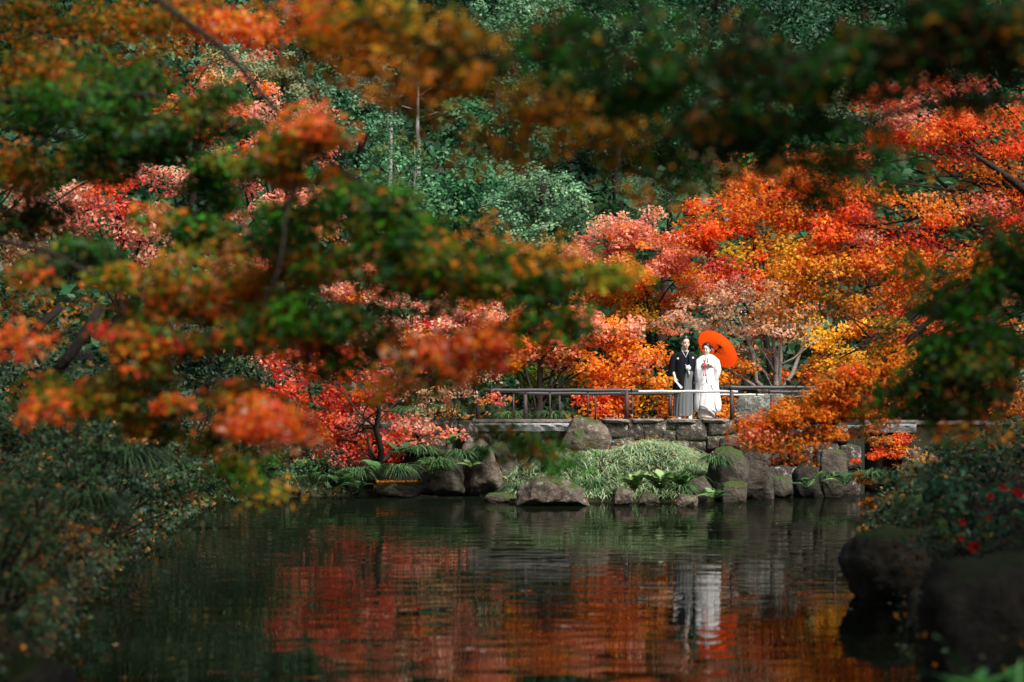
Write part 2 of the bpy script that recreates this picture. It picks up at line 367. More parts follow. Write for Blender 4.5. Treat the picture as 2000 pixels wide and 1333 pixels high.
def pads_from(specs, D0, size, r, cov=3.0, cr=0.3, depth=0.8, **kw):
    """specs: (px, py, rx_px, ry_px, palette[, D[, cov]]) -> world pads"""
    out = []
    for s in specs:
        px, py, rx, ry, pal = s[:5]; D = s[5] if len(s) > 5 and s[5] else D0; cv = s[6] if len(s) > 6 else cov
        c = at(px, py, D); m = D / F; n = int(cv * math.pi * rx * ry * m * m / (size * size * 0.5))
        out.append(gen_pad(c, rx * m, max(0.25, rx * m * depth), ry * m, max(20, n), cr, size, pal, r, **kw) + (np.array(c),))
    return out

def make_tree(name, label, base, trunk_top, tr, pads, bark, leafm, shape='kite', r=None, group=None, cat='tree', twigs=5, lean=None, limb_r=0.35, crown_name='crown', extra_limbs=()):
    base = Vector(base); rr = random.Random(len(label) * 7 + int(base.x * 100))
    r = r or rng
    root = empty(name, base); tag(root, label, cat, group)
    mb = MB(); top = Vector(trunk_top)
    tp = curve_pts(base - Vector((0, 0, 0.15)), top, 7, 0, 0.03, rr); tp[0] = base - Vector((0, 0, 0.15))
    mb.tube(tp, [tr * (1.35 if i == 0 else 1.0 - 0.55 * i / 7) for i in range(8)], 8)
    for P, Nn, S, Cc, cc, c in pads:
        c = Vector(c); k = rr.randint(3, 7); p0 = tp[k]
        L = (c - p0).length
        if L > 0.2:
            lp = curve_pts(p0, c, 6, 0.10, 0.035, rr); r0 = tr * limb_r * (1.1 - 0.08 * k)
            mb.tube(lp, [r0 * (1 - 0.75 * i / 6) for i in range(7)], 5)
            sel = rr.sample(range(len(cc)), min(twigs, len(cc)))
            for q in sel:
                t0 = lp[rr.randint(3, 6)]; mb.tube(curve_pts(t0, Vector(cc[q]), 3, 0.05, 0.05, rr), [r0 * 0.28, r0 * 0.2, r0 * 0.13, r0 * 0.06], 4, cap=False)
    mb.build('trunk', bark, root, smooth=True)
    for pts, rads in extra_limbs:
        lm = MB(); lm.tube(pts, rads, 6); lm.build('branch', bark, root, smooth=True)
    P = np.concatenate([p[0] for p in pads]); Nn = np.concatenate([p[1] for p in pads]); S = np.concatenate([p[2] for p in pads]); Cc = np.concatenate([p[3] for p in pads])
    link(crown_name, leaf_mesh(crown_name, P, Nn, S, Cc, shape, r), leafm, root)
    return root

def unseen_shade_crown(root, x0, x1, y0, y1, cv, pal, ls=0.16, seed=1, dz=2.4, edge=0.215):  # out-of-view leaves, put in to block sun from the banks
    """leaf layer added above the frame over a side tree, to shade the bank"""
    r = np.random.default_rng(seed); K = int((x1 - x0) * (y1 - y0) * 1.3); n = int(cv * (x1 - x0) * (y1 - y0) / (ls * ls * 0.33))
    cc = np.stack([r.uniform(x0, x1, K), r.uniform(y0, y1, K), np.zeros(K)], 1); out = np.abs(cc[:, 0]) > edge * cc[:, 1] + 0.6
    cc[:, 2] = np.where(out, 3.6 + 0.05 * cc[:, 1], 2.3 + 0.178 * cc[:, 1]) + r.uniform(0.3, dz, K); i = r.choice(K, n)
    P = cc[i] + r.normal(size=(n, 3)) * np.array([.45, .45, .15]); cl = np.array([p[0] for p in pal]); w = np.array([p[1] for p in pal], float)
    link('unseen_shade_crown', leaf_mesh('unseen_shade_crown', P, np.array([0, 0, 1.0]) + r.normal(size=(n, 3)) * 0.4, ls * r.uniform(.7, 1.2, n), cl[r.choice(len(cl), n, p=w / w.sum())] * np.exp(r.normal(size=(n, 1)) * .2), 'kite', r), M['leaf'], root)
def G(x, y): return (x, y, gz(x, y))
# palettes
p_salmon = [(SALMON, 3), (PINK, 3), (ORANGE, 1.5), (ROSE, 1.5)]
p_orange = [(ORANGE, 4), (DORANGE, 2), (GOLD, 1), (SALMON, 1.5), (REDO, 1)]
p_gold = [(GOLD, 4), (ORANGE, 2), (YELLOW, 2), (OLIVE, 0.7)]
p_red = [(RED, 3), (REDO, 3), (ROSE, 2), (PINK, 1)]
p_redo = [(REDO, 5), (ORANGE, 2.5), (RED, 1.3)]
p_tan = [(TAN, 5), (PINK, 1), (BROWN, 1.2), (SALMON, 0.8)]
p_pinktan = [(PINK, 3), (TAN, 3), (ROSE, 2), (RED, 0.7)]
p_ev = [((0.05, 0.18, 0.065), 3), ((0.025, 0.11, 0.04), 3), ((0.11, 0.25, 0.11), 1.5)]
p_evpale = [((0.11, 0.23, 0.11), 3), ((0.16, 0.28, 0.14), 2), ((0.06, 0.15, 0.065), 2)]
p_evdark = [((0.012, 0.06, 0.020), 3), ((0.008, 0.036, 0.013), 3), ((0.028, 0.095, 0.035), 1.0)]  # fill greens darkened to put shaded depth between the crowns
p_evyel = [((0.13, 0.17, 0.04), 2), ((0.07, 0.14, 0.04), 2)]
p_evtan = [((0.24, 0.25, 0.12), 3), ((0.14, 0.19, 0.09), 2)]

# --- back hillside evergreens (individual trees)
def evergreen(label, px, D, pads, pal, size=0.13, cov=3.2, cr=0.5, tr=0.16, shape='kite', bark='bark', name='evergreen_tree', group=None, top=None, **kw):
    x = (px - 1000) / F * D
    ps = pads_from(pads if len(pads[0]) > 4 else [p + (pal,) for p in pads], D, size, rng, cov=cov, cr=cr, flat=0.7, jit=0.6, **kw)
    ty = max(p[-1][2] for p in ps)
    return make_tree(name, label, G(x, D), (x + 0.2, D, ty if top is None else top), tr, ps, M[bark], M['evergreen'], shape, group=group, twigs=2)

evergreen('rounded grey-green evergreen tree above the salmon maple', 1050, 61, [(1050, 345, 62, 45), (985, 420, 50, 50), (1095, 405, 65, 55), (1040, 455, 75, 45), (1000, 480, 55, 35), (1120, 455, 50, 45)], p_evpale, size=0.10, cov=4, cr=0.33)
evergreen('layered dark green evergreen tree left of the rounded grey-green one', 880, 66, [(850, 330, 85, 40), (930, 330, 80, 38), (900, 390, 95, 45), (830, 400, 80, 50), (960, 390, 60, 50)], p_ev, size=0.14, cov=3)
evergreen('bright teal-green evergreen crown below the upper orange leaves', 700, 70, [(640, 150, 55, 40), (720, 150, 60, 42), (670, 200, 70, 40), (740, 215, 55, 45), (700, 270, 80, 50), (650, 330, 80, 60)], [((0.05, 0.15, 0.07), 3), ((0.03, 0.10, 0.05), 2), ((0.10, 0.20, 0.10), 1)], size=0.12, cov=3.4, cr=0.45)
evergreen('pale yellowish green rounded tree crown on the upper left hillside', 540, 74, [(540, 120, 55, 28), (500, 135, 45, 28), (430, 80, 40, 35), (560, 160, 60, 35)], p_evtan, size=0.11, cov=3.6, cr=0.35)
evergreen('thin pine with yellow-green needle tufts among the dark evergreens', 795, 67.5, [(790, 285, 38, 20), (760, 300, 28, 16), (815, 315, 28, 18), (805, 355, 36, 22), (740, 285, 25, 16)], p_evyel, size=0.13, cov=4, cr=0.25, shape='blade', bark='bark_pale', name='pine_tree', tr=0.04)
evergreen('green broadleaf shrub tree right of the rounded grey-green one', 1290, 60, [(1250, 400, 60, 45), (1320, 395, 60, 45), (1390, 385, 60, 45), (1430, 360, 55, 40), (1210, 380, 50, 45)], [((0.055, 0.14, 0.05), 3), ((0.03, 0.09, 0.035), 3), ((0.11, 0.18, 0.08), 1)], size=0.14, cov=3.4, cr=0.4, shape='blade')
evergreen('pale green tree crown at the top middle of the hillside', 1030, 76, [(1010, 25, 60, 40), (1080, 20, 60, 40), (1020, 80, 60, 40), (960, 40, 40, 40)], p_evpale, size=0.13, cov=3.2)
evergreen('leafy green tree with pale undersides behind the dangling orange leaves', 960, 70, [(960, 200, 70, 45), (900, 230, 70, 45), (1000, 260, 70, 45), (1060, 240, 60, 45), (1050, 150, 70, 45)], p_ev, size=0.15, cov=3)
evergreen('pale olive broadleaf tree above the red maple on the right hillside', 1690, 62, [(1690, 165, 75, 35), (1640, 210, 70, 40), (1740, 190, 60, 35), (1600, 150, 50, 40)], p_evtan, size=0.13, cov=3)
evergreen('deep green rounded crown right of the pale top middle tree', 1210, 72, [(1180, 60, 70, 45), (1260, 80, 70, 45), (1210, 130, 80, 45), (1300, 40, 60, 45)], p_ev, size=0.14, cov=3.4, cr=0.6)
evergreen('mid green rounded crown under the top right dark leaves', 1430, 74, [(1400, 180, 70, 45), (1470, 200, 70, 45), (1430, 130, 70, 40), (1350, 230, 70, 45), (1440, 260, 80, 45)], p_ev, size=0.14, cov=3.2, cr=0.6)
evergreen('deep shaded green crown behind the top of the salmon maple', 1250, 75, [(1150, 250, 70, 45), (1220, 290, 75, 50), (1300, 290, 75, 50), (1260, 240, 70, 45), (1370, 310, 70, 45), (1200, 340, 70, 40), (1120, 310, 60, 45)], p_evdark, size=0.15, cov=3.2, cr=0.6)
evergreen('dark green crown between the thin pine and the layered tree', 740, 71.5, [(760, 380, 80, 50), (700, 420, 70, 50), (820, 440, 80, 45), (760, 480, 90, 45)], p_ev, size=0.14, cov=3.0, cr=0.55)
evergreen('grey-green crown on the upper left hillside above the coral maple', 380, 70, [(380, 60, 60, 40), (330, 100, 60, 45), (420, 110, 60, 45), (450, 170, 60, 40)], p_evpale, size=0.13, cov=3.0, cr=0.5)
ords = ['first', 'second', 'third', 'fourth', 'fifth', 'sixth', 'seventh', 'eighth', 'ninth', 'tenth', 'eleventh', 'twelfth']
for i in range(11):
    px = -60 + i * 215 + rng.uniform(-40, 40); D = 81 + rng.uniform(-3, 3)
    pads = [(px + rng.uniform(-90, 90), y0 + rng.uniform(-25, 25), rng.uniform(85, 120), rng.uniform(50, 70)) for y0 in (-30, 60, 150, 240, 330, 420, 520) for _ in range(2)]
    evergreen(f'dark evergreen forest tree on the hillside, {ords[i]} from the left in the front row', px, D, pads, p_evdark, size=0.17, cov=2.7, cr=0.6, group='evergreens of the front forest row')
for i in range(8):
    px = -20 + i * 290 + rng.uniform(-40, 40); D = 93 + rng.uniform(-3, 3)
    pads = [(px + rng.uniform(-100, 100), y0 + rng.uniform(-25, 25), rng.uniform(95, 130), rng.uniform(55, 75)) for y0 in (-130, -50, 40, 140, 240, 340, 440) for _ in range(2)]
    evergreen(f'tall dark forest tree far up the hillside, {ords[i]} from the left in the rear row', px, D, pads, p_evdark, size=0.2, cov=2.2, cr=0.7, group='trees of the rear forest row')
# two bare pale snags
for (x0, y0, y1, D, lab) in ((763, 180, 245, 71, 'short bleached dead trunk standing among the dark evergreens'), (816, 160, 200, 73, 'forked bleached dead trunk beside the short dead one')):
    b = at(x0, 330, D); t = at(x0 + 1, y0, D); root = empty('dead_tree', (b.x, D, gz(b.x, D)))
    tag(root, lab, 'dead tree', 'bleached dead trunks on the hillside')
    mb = MB(); mb.tube(curve_pts((b.x, D, gz(b.x, D)), t, 6, 0, 0.008), [0.085, 0.08, 0.075, 0.07, 0.06, 0.05, 0.03], 7); mb.build('trunk', M['deadwood'], root, smooth=True)
    for s in (-1, 1, 1):
        a = t.lerp(b, random.uniform(0.05, 0.5)); m = MB(); m.tube(curve_pts(a, a + Vector((s * random.uniform(0.3, 0.7), -0.2, random.uniform(0.0, 0.4))), 3, 0, 0.05), [0.03, 0.022, 0.015, 0.006], 5); m.build('branch', M['deadwood'], root, smooth=True)

# --- maples behind the bridge
def maple(label, base_px, D, pads, size=0.085, cov=3.2, cr=0.31, tr=0.10, bark='bark', shape='ragged', group=None, top=None, name='maple_tree', **kw):
    x = (base_px - 1000) / F * D
    pads = [(p[0], p[1], p[2] * 1.12, p[3] * 1.12) + p[4:] for p in pads]
    ps = pads_from(pads, D, size, rng, cov=cov * 1.2, cr=cr * 1.25, flat=0.55, mixp=0.4, **kw)
    cz = np.mean([p[-1] for p in ps], 0)
    tt = (x * 0.4 + cz[0] * 0.6, D, cz[2]) if top is None else at(*top)
    return make_tree(name, label, G(x, D), tt, tr, ps, M[bark], M['leaf'], shape, group=group)
gb = 'maples behind the bridge'
maple('tall salmon-pink maple with an orange skirt behind the couple', 1268, 57.5, [(1230, 435, 62, 30, p_salmon), (1180, 475, 65, 40, p_salmon), (1270, 490, 80, 45, p_salmon), (1360, 500, 65, 45, p_salmon), (1200, 540, 75, 40, p_orange), (1290, 560, 90, 40, p_orange), (1380, 555, 65, 40, p_salmon), (1180, 600, 70, 35, p_orange), (1270, 615, 70, 32, p_gold)], cov=4, group=gb)
maple('red-orange maple whose tip reaches over the salmon maple', 1520, 55.5, [(1345, 450, 45, 18, p_redo), (1400, 430, 50, 30, p_redo), (1430, 480, 60, 45, p_redo), (1440, 540, 50, 45, p_red), (1490, 420, 60, 45, p_redo), (1510, 500, 60, 50, p_orange), (1395, 400, 38, 18, p_redo), (1540, 560, 60, 40, p_orange)], cov=3.6, group=gb)
for_tan = [([at(1520, 806, 53.0), at(1516, 760, 53.0), at(1512, 700, 53.1), at(1510, 655, 53.1), at(1500, 620, 53.2)], [.075, .07, .055, .04, .02]),
           ([at(1512, 780, 53.0), at(1476, 745, 52.8), at(1470, 690, 52.7), at(1455, 650, 52.7), at(1440, 610, 52.8)], [.06, .055, .05, .035, .015]),
           ([at(1520, 770, 53.0), at(1548, 730, 53.2), at(1562, 690, 53.3), at(1585, 640, 53.4)], [.06, .05, .04, .015]),
           ([at(1520, 760, 53.0), at(1525, 700, 53.2), at(1524, 670, 53.2), at(1535, 600, 53.3)], [.055, .045, .04, .012]),
           ([at(1508, 790, 53.0), at(1470, 752, 52.6), at(1440, 733, 52.5), at(1415, 715, 52.4)], [.05, .04, .03, .012]),
           ([at(1510, 720, 53.1), at(1550, 700, 53.2), at(1600, 660, 53.4)], [.03, .02, .01]),
           ([at(1515, 772, 52.9), at(1545, 778, 52.6), at(1585, 770, 52.5)], [.04, .03, .018])]
def tan_tree():
    D = 53.0; x = (1516 - 1000) / F * D
    ps = pads_from([(1450, 570, 85, 28, p_tan), (1380, 600, 80, 25, p_tan), (1520, 590, 80, 35, p_tan), (1330, 625, 60, 22, p_tan), (1430, 630, 80, 28, p_tan), (1510, 650, 75, 25, p_tan), (1560, 620, 50, 30, p_tan), (1455, 690, 60, 22, [(TAN, 2), (BROWN, 1), (DORANGE, 1)])], D, 0.075, rng, cov=2.3, cr=0.26)
    make_tree('maple_tree', 'sparse tan-brown maple with pale grey stems behind the red parasol', G(x, D), at(1514, 690, D), 0.09, ps, M['bark_pale'], M['leaf'], 'ragged', group=gb, extra_limbs=for_tan, twigs=8)
tan_tree()
maple('orange and pink maple with dark forked trunk behind the near railing', 1048, 53, [(960, 600, 70, 35, p_salmon), (1040, 640, 75, 35, p_orange), (1120, 640, 75, 35, p_salmon), (1180, 660, 60, 30, p_orange), (1000, 690, 70, 25, p_orange), (1090, 690, 75, 28, p_salmon), (1150, 700, 60, 28, p_orange), (1200, 715, 40, 28, p_redo), (900, 640, 60, 30, p_pinktan), (1230, 690, 40, 28, p_orange), (1185, 640, 60, 30, p_salmon)], cov=3.4, tr=0.13, group=gb, top=(1055, 700, 53), depth=0.5)
maple('faded pink maple left of the orange and pink maple', 815, 56, [(800, 610, 80, 30, p_pinktan), (760, 650, 60, 30, p_pinktan), (870, 620, 60, 35, p_pinktan), (840, 660, 70, 25, [(PINK, 2), (TAN, 2), (ORANGE, 1.5)]), (890, 560, 50, 25, p_salmon), (720, 600, 60, 40, p_pinktan), (700, 560, 60, 40, p_salmon), (950, 555, 60, 30, p_orange)], cov=3.2, group=gb)
maple('golden yellow maple right of the pale-stemmed tan one', 1668, 55, [(1610, 640, 55, 28, p_gold), (1660, 610, 55, 30, p_gold), (1590, 720, 50, 22, p_gold), (1640, 700, 55, 28, p_gold), (1700, 730, 55, 28, p_gold), (1690, 660, 50, 35, p_orange), (1560, 735, 45, 18, p_redo), (1710, 780, 35, 22, p_orange)], cov=2.8, tr=0.13, group=gb, top=(1690, 640, 55), depth=0.5)
maple('low orange maple bush between the railing and the dark grove', 1235, 52.4, [(1280, 700, 40, 22, p_orange), (1255, 745, 50, 22, p_orange), (1290, 770, 45, 28, [(DORANGE, 3), (GOLD, 2), (OLIVE, 0.6)]), (1235, 790, 40, 22, p_orange), (1165, 790, 48, 26, p_redo), (1200, 770, 35, 25, p_redo), (1340, 790, 60, 28, [(DORANGE, 3), (GOLD, 1.5)]), (1420, 720, 40, 30, [(DORANGE, 3), (GOLD, 2)]), (1430, 790, 30, 30, p_orange)], cov=3.2, tr=0.06, depth=0.5, group=gb)
maple('orange maple drooping just above the railing beside the grove', 1130, 54.4, [(1110, 735, 35, 40, [(DORANGE, 2), (OLIVE, 2), (GREEN, 2)]), (1060, 745, 60, 30, [(GREEN, 3), (OLIVE, 1)]), (980, 740, 50, 30, [(GREEN, 3), (BGREEN, 1)]), (1180, 735, 30, 35, p_redo)], cov=2.4, tr=0.05, depth=0.4, group=gb)
maple('brick red and orange maple behind the dark green branch on the right', 1850, 52, [(1760, 560, 70, 45, p_orange), (1850, 520, 80, 50, p_redo), (1930, 560, 70, 60, p_orange), (1800, 640, 80, 45, p_redo), (1900, 660, 80, 45, [(DORANGE, 3), (TAN, 2)]), (1970, 700, 60, 50, [(DORANGE, 3), (TAN, 1)]), (1830, 720, 80, 40, p_gold), (1960, 780, 70, 35, [(DORANGE, 2), (WINE, 1)]), (1760, 770, 60, 30, p_orange), (1890, 770, 60, 28, [(OLIVE, 2), (DORANGE, 1)])], cov=2.6, group=gb, tr=0.13)
maple('wine-red maple glimpsed through the left foreground leaves', 250, 46, [(230, 380, 70, 40, p_red), (280, 420, 60, 40, p_pinktan), (180, 430, 80, 40, p_pinktan), (330, 350, 60, 40, p_pinktan), (100, 380, 80, 50, p_pinktan), (320, 470, 70, 40, p_pinktan), (60, 460, 70, 50, [(TAN, 2), (DORANGE, 2), (OLIVE, 1)])], cov=2.6, tr=0.13)
maple('pink and coral maple on the upper left slope', 560, 56, [(470, 200, 80, 50, p_salmon), (560, 240, 80, 50, p_pinktan), (400, 230, 80, 50, p_redo), (510, 310, 80, 50, p_pinktan), (600, 330, 60, 50, p_salmon), (430, 130, 60, 45, [(SALMON, 1), (TAN, 2), (OLIVE, 1)]), (590, 420, 70, 50, p_salmon), (500, 400, 70, 50, p_pinktan), (640, 520, 70, 40, p_salmon), (540, 500, 80, 40, p_red), (440, 500, 80, 50, p_pinktan)], cov=2.2, tr=0.16)
# dark understory behind the bridge
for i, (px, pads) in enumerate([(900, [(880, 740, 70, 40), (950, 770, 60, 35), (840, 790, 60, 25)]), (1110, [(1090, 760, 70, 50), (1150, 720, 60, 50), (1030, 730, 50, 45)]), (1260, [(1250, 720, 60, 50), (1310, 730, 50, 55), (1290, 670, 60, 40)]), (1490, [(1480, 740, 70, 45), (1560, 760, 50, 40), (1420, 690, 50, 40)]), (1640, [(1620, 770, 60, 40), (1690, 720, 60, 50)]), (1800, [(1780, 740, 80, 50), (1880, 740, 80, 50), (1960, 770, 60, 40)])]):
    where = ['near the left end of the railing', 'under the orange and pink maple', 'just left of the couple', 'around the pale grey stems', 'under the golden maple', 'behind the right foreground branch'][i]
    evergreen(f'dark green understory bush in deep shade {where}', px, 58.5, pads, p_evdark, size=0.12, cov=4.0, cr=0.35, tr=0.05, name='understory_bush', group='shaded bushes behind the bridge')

# --- bank maples in front of the bridge, left and right
x8 = (742 - 1000) / F * 47.5
maple('crimson maple leaning over the water from the far left bank', 742, 47.6, [(690, 720, 75, 30, p_red), (620, 700, 70, 35, p_red), (780, 740, 60, 25, p_red), (650, 770, 75, 32, p_red), (740, 790, 60, 28, p_red), (800, 830, 65, 16, [(ROSE, 2), (PINK, 2), (TAN, 1)]), (690, 830, 80, 28, p_red), (760, 870, 65, 22, p_red), (640, 885, 35, 16, [(ROSE, 3), (PINK, 2)]), (850, 845, 40, 13, [(ROSE, 2), (SALMON, 2)]), (560, 790, 60, 35, p_red), (820, 765, 50, 16, [(SALMON, 2), (TAN, 2)]), (560, 720, 60, 40, p_red), (620, 850, 60, 20, p_red), (700, 868, 60, 20, p_red), (805, 862, 55, 18, p_red), (580, 835, 50, 22, p_red), (670, 900, 30, 12, [(ROSE, 2), (PINK, 2)])], size=0.075, cov=2.6, cr=0.24, tr=0.09, depth=0.5, top=(735, 770, 46.5), name='maple_tree', group='maples leaning over the pond')
maple('thin rust-red sapling beside the left end of the railing', 842, 48.3, [(920, 735, 40, 20, [(ROSE, 2), (TAN, 2), (BROWN, 1)]), (890, 760, 36, 14, [(ROSE, 1), (TAN, 3)]), (945, 785, 35, 12, [(ROSE, 2), (DORANGE, 1)]), (860, 790, 35, 12, [(DORANGE, 2), (TAN, 2)]), (935, 700, 35, 16, [(TAN, 2), (BROWN, 1)])], size=0.06, cov=1.5, cr=0.2, tr=0.035, top=(895, 765, 48.2), depth=0.4)
R1 = [(1500, 340, 55, 30, p_redo), (1560, 380, 80, 35, p_redo), (1480, 400, 60, 30, p_orange), (1560, 450, 90, 35, p_redo), (1500, 490, 70, 28, p_gold), (1640, 430, 80, 35, p_redo), (1650, 490, 80, 30, p_redo), (1730, 460, 80, 35, p_red), (1820, 450, 80, 28, p_redo), (1900, 430, 80, 28, p_red), (1970, 400, 50, 30, p_redo),
      (1770, 200, 55, 45, p_red), (1760, 260, 60, 40, p_redo), (1840, 290, 80, 35, p_redo), (1930, 270, 70, 45, p_redo), (1850, 160, 50, 25, p_red), (1960, 340, 50, 40, [(DORANGE, 3), (BROWN, 1)]), (1700, 330, 70, 40, [(REDO, 2), (BROWN, 2), (OLIVE, 1)]), (1620, 340, 60, 40, p_redo), (1880, 370, 80, 35, [(DORANGE, 2), (TAN, 2)]),
      (1600, 540, 70, 35, [(DORANGE, 3), (OLIVE, 1.5)]), (1670, 570, 70, 35, [(DORANGE, 3), (TAN, 1), (OLIVE, 1)]), (1740, 540, 70, 40, p_redo), (1560, 580, 50, 30, p_orange), (1800, 560, 60, 40, p_orange)]
R1 += [(1450, 370, 50, 28, p_redo), (1640, 380, 70, 30, p_redo), (1800, 400, 70, 25, p_orange), (1690, 520, 80, 30, p_orange), (1850, 500, 80, 35, p_orange), (1950, 480, 60, 35, p_redo), (1790, 240, 60, 35, p_red), (1880, 230, 60, 35, p_redo), (1980, 220, 40, 40, p_redo), (1580, 500, 60, 35, p_gold)]
r1limbs = [([at(2090, 430, 36), at(1960, 400, 36), at(1870, 385, 36), at(1800, 408, 36), at(1755, 380, 36), at(1745, 340, 36)], [.14, .10, .07, .05, .03, .01]),
           ([at(2060, 420, 36), at(1980, 355, 35.6), at(1930, 320, 35.5), at(1900, 300, 35.5)], [.09, .06, .04, .015]), ([at(1870, 385, 36), at(1830, 350, 36.2), at(1780, 330, 36.4)], [.04, .025, .01]), ([at(1800, 408, 36), at(1760, 415, 35.8), at(1700, 395, 35.6)], [.035, .025, .01]),
           ([at(2080, 480, 36), at(1850, 560, 36), at(1760, 640, 36), at(1640, 700, 36)], [.1, .06, .035, .01]), ([at(1820, 590, 36), at(1700, 660, 36), at(1660, 620, 36)], [.05, .03, .01])]
def right_maple():
    D = 36.0; x = 8.9
    ps = pads_from([(p[0], p[1], p[2] * 1.2, p[3] * 1.2, p[4]) for p in R1], D, 0.068, rng, cov=4.2, cr=0.46, depth=0.6, flat=0.45, mixp=0.4)
    make_tree('maple_tree', 'big fiery red-orange maple arching in from the right bank', G(x, D), (8.2, D, 5.0), 0.2, ps, M['bark'], M['leaf'], 'tri5', group='maples leaning over the pond', extra_limbs=r1limbs, limb_r=0.2, twigs=4)
right_maple()
p_hang = [(ORANGE, 4), (DORANGE, 3), (GOLD, 1.5), (OLIVE, 1), (REDO, 1.5)]
p_shade = [(DORANGE, 2), (OLIVE, 1), (REDO, 1)]
R2 = [(1760, 660, 45, 28, [(DORANGE, 2), (OLIVE, 1.5), (GOLD, 1)]), (1710, 700, 45, 28, p_hang), (1665, 745, 48, 28, p_hang), (1720, 760, 40, 28, [(DORANGE, 3), (OLIVE, 1.5)]), (1600, 780, 48, 25, p_hang), (1650, 800, 55, 30, p_hang), (1545, 810, 45, 22, p_hang), (1590, 835, 60, 26, p_hang), (1500, 830, 45, 20, [(REDO, 2), (ORANGE, 2), (PINK, 1)]), (1470, 850, 28, 14, [(REDO, 2), (SALMON, 1.5)]), (1530, 870, 45, 18, p_hang), (1540, 895, 35, 14, p_hang), (1640, 850, 50, 22, p_hang), (1690, 820, 40, 26, [(DORANGE, 3), (OLIVE, 1)])]
R2 += [(1560, 800, 45, 24, p_hang), (1620, 760, 45, 26, p_hang), (1700, 735, 40, 28, p_hang), (1745, 705, 40, 28, p_hang), (1485, 842, 36, 16, p_hang), (1515, 860, 40, 18, p_hang), (1560, 850, 45, 20, p_hang), (1600, 810, 50, 24, p_hang), (1660, 785, 45, 26, p_hang), (1450, 860, 20, 9, [(REDO, 2), (SALMON, 1.5)])]
def hanging_maple():
    D = 31.0; x = 7.6
    ps = pads_from([(p[0], p[1], p[2] * 1.2, p[3] * 1.25, p[4]) for p in R2], D, 0.06, rng, cov=5.2, cr=0.25, depth=0.5, flat=0.5, mixp=0.4)
    limbs = [([at(2150, 420, 31), at(1900, 560, 31), at(1800, 640, 31), at(1740, 700, 31), at(1650, 770, 31), at(1560, 830, 31), at(1500, 845, 31)], [.09, .055, .04, .03, .02, .012, .005]), ([at(1740, 700, 31), at(1700, 780, 31), at(1600, 850, 31), at(1540, 880, 31)], [.022, .016, .01, .004]), ([at(1800, 640, 31), at(1700, 640, 31.2), at(1640, 610, 31.3)], [.025, .016, .006])]
    t = make_tree('maple_tree', 'orange maple bough drooping over the right end of the stone wall', G(x, D), (7.4, D, 4.6), 0.15, ps, M['bark'], M['leaf'], 'tri5', extra_limbs=limbs, limb_r=0.12, twigs=4, group='maples leaning over the pond')
    unseen_shade_crown(t, 4.2, 12, 14, 29, 1.2, [(DORANGE, 2), (OLIVE, 1), (GREEN, 1)], seed=77)
hanging_maple()
# finer-leaved trees on the left bank, middle distance
def left_mid(label, D, x, pads, size, cov, cr, tr, limbs=(), shape='tri5', top=None):
    ps = pads_from(pads, D, size, rng, cov=cov, cr=cr, depth=0.6)
    t = make_tree('maple_tree', label, G(x, D), top or (x + 0.4, D, 4.5), tr, ps, M['bark'], M['leaf'], shape, extra_limbs=limbs, limb_r=0.16, twigs=4, group='maples on the left bank')
    unseen_shade_crown(t, -13, -2.6, D - 6.5, D + 5.5, 1.5, [(GREEN, 2), (OLIVE, 2), (DORANGE, 1), (BROWN, 1)], seed=int(D))
p_goldd = [(GOLD, 3), (DORANGE, 3), (OLIVE, 2), (BROWN, 1)]
left_mid('golden orange small-leaved maple in the upper left corner', 17, -5.6, [(40, 60, 90, 60, p_goldd), (150, 90, 90, 60, p_goldd), (230, 50, 80, 50, p_goldd), (60, 170, 90, 50, p_goldd), (180, 180, 80, 50, p_goldd), (290, 110, 70, 50, [(GOLD, 2), (REDO, 1), (OLIVE, 2)]), (60, 300, 90, 50, p_goldd), (330, 30, 60, 40, p_redo), (170, 290, 80, 40, [(DORANGE, 2), (OLIVE, 2)])], 0.06, 1.3, 0.2, 0.12,
         limbs=[([at(150, 250, 17), at(180, 150, 17), at(205, 60, 17), at(205, -40, 17)], [.03, .02, .015, .01]), ([at(170, 170, 17), at(250, 140, 17), at(330, 90, 17)], [.012, .01, .005]), ([at(-40, 350, 17), at(60, 300, 17), at(110, 240, 17)], [.03, .02, .008])])
left_mid('scarlet small-leaved maple below the upper left corner', 29, -7.6, [(330, 180, 70, 35, p_red), (400, 200, 60, 35, p_red), (350, 130, 60, 35, p_redo), (440, 60, 60, 35, p_red), (380, 60, 60, 30, p_redo), (420, 260, 50, 28, p_redo), (500, 280, 45, 25, p_redo), (560, 270, 40, 22, p_redo), (480, 100, 40, 25, p_red), (300, 80, 60, 40, [(DORANGE, 2), (GOLD, 1)])], 0.07, 1.6, 0.22, 0.13,
         limbs=[([at(200, 330, 29), at(300, 250, 29), at(370, 180, 29), at(420, 110, 29)], [.03, .025, .015, .006]), ([at(340, 215, 29), at(410, 215, 29), at(480, 240, 29)], [.012, .01, .005])])
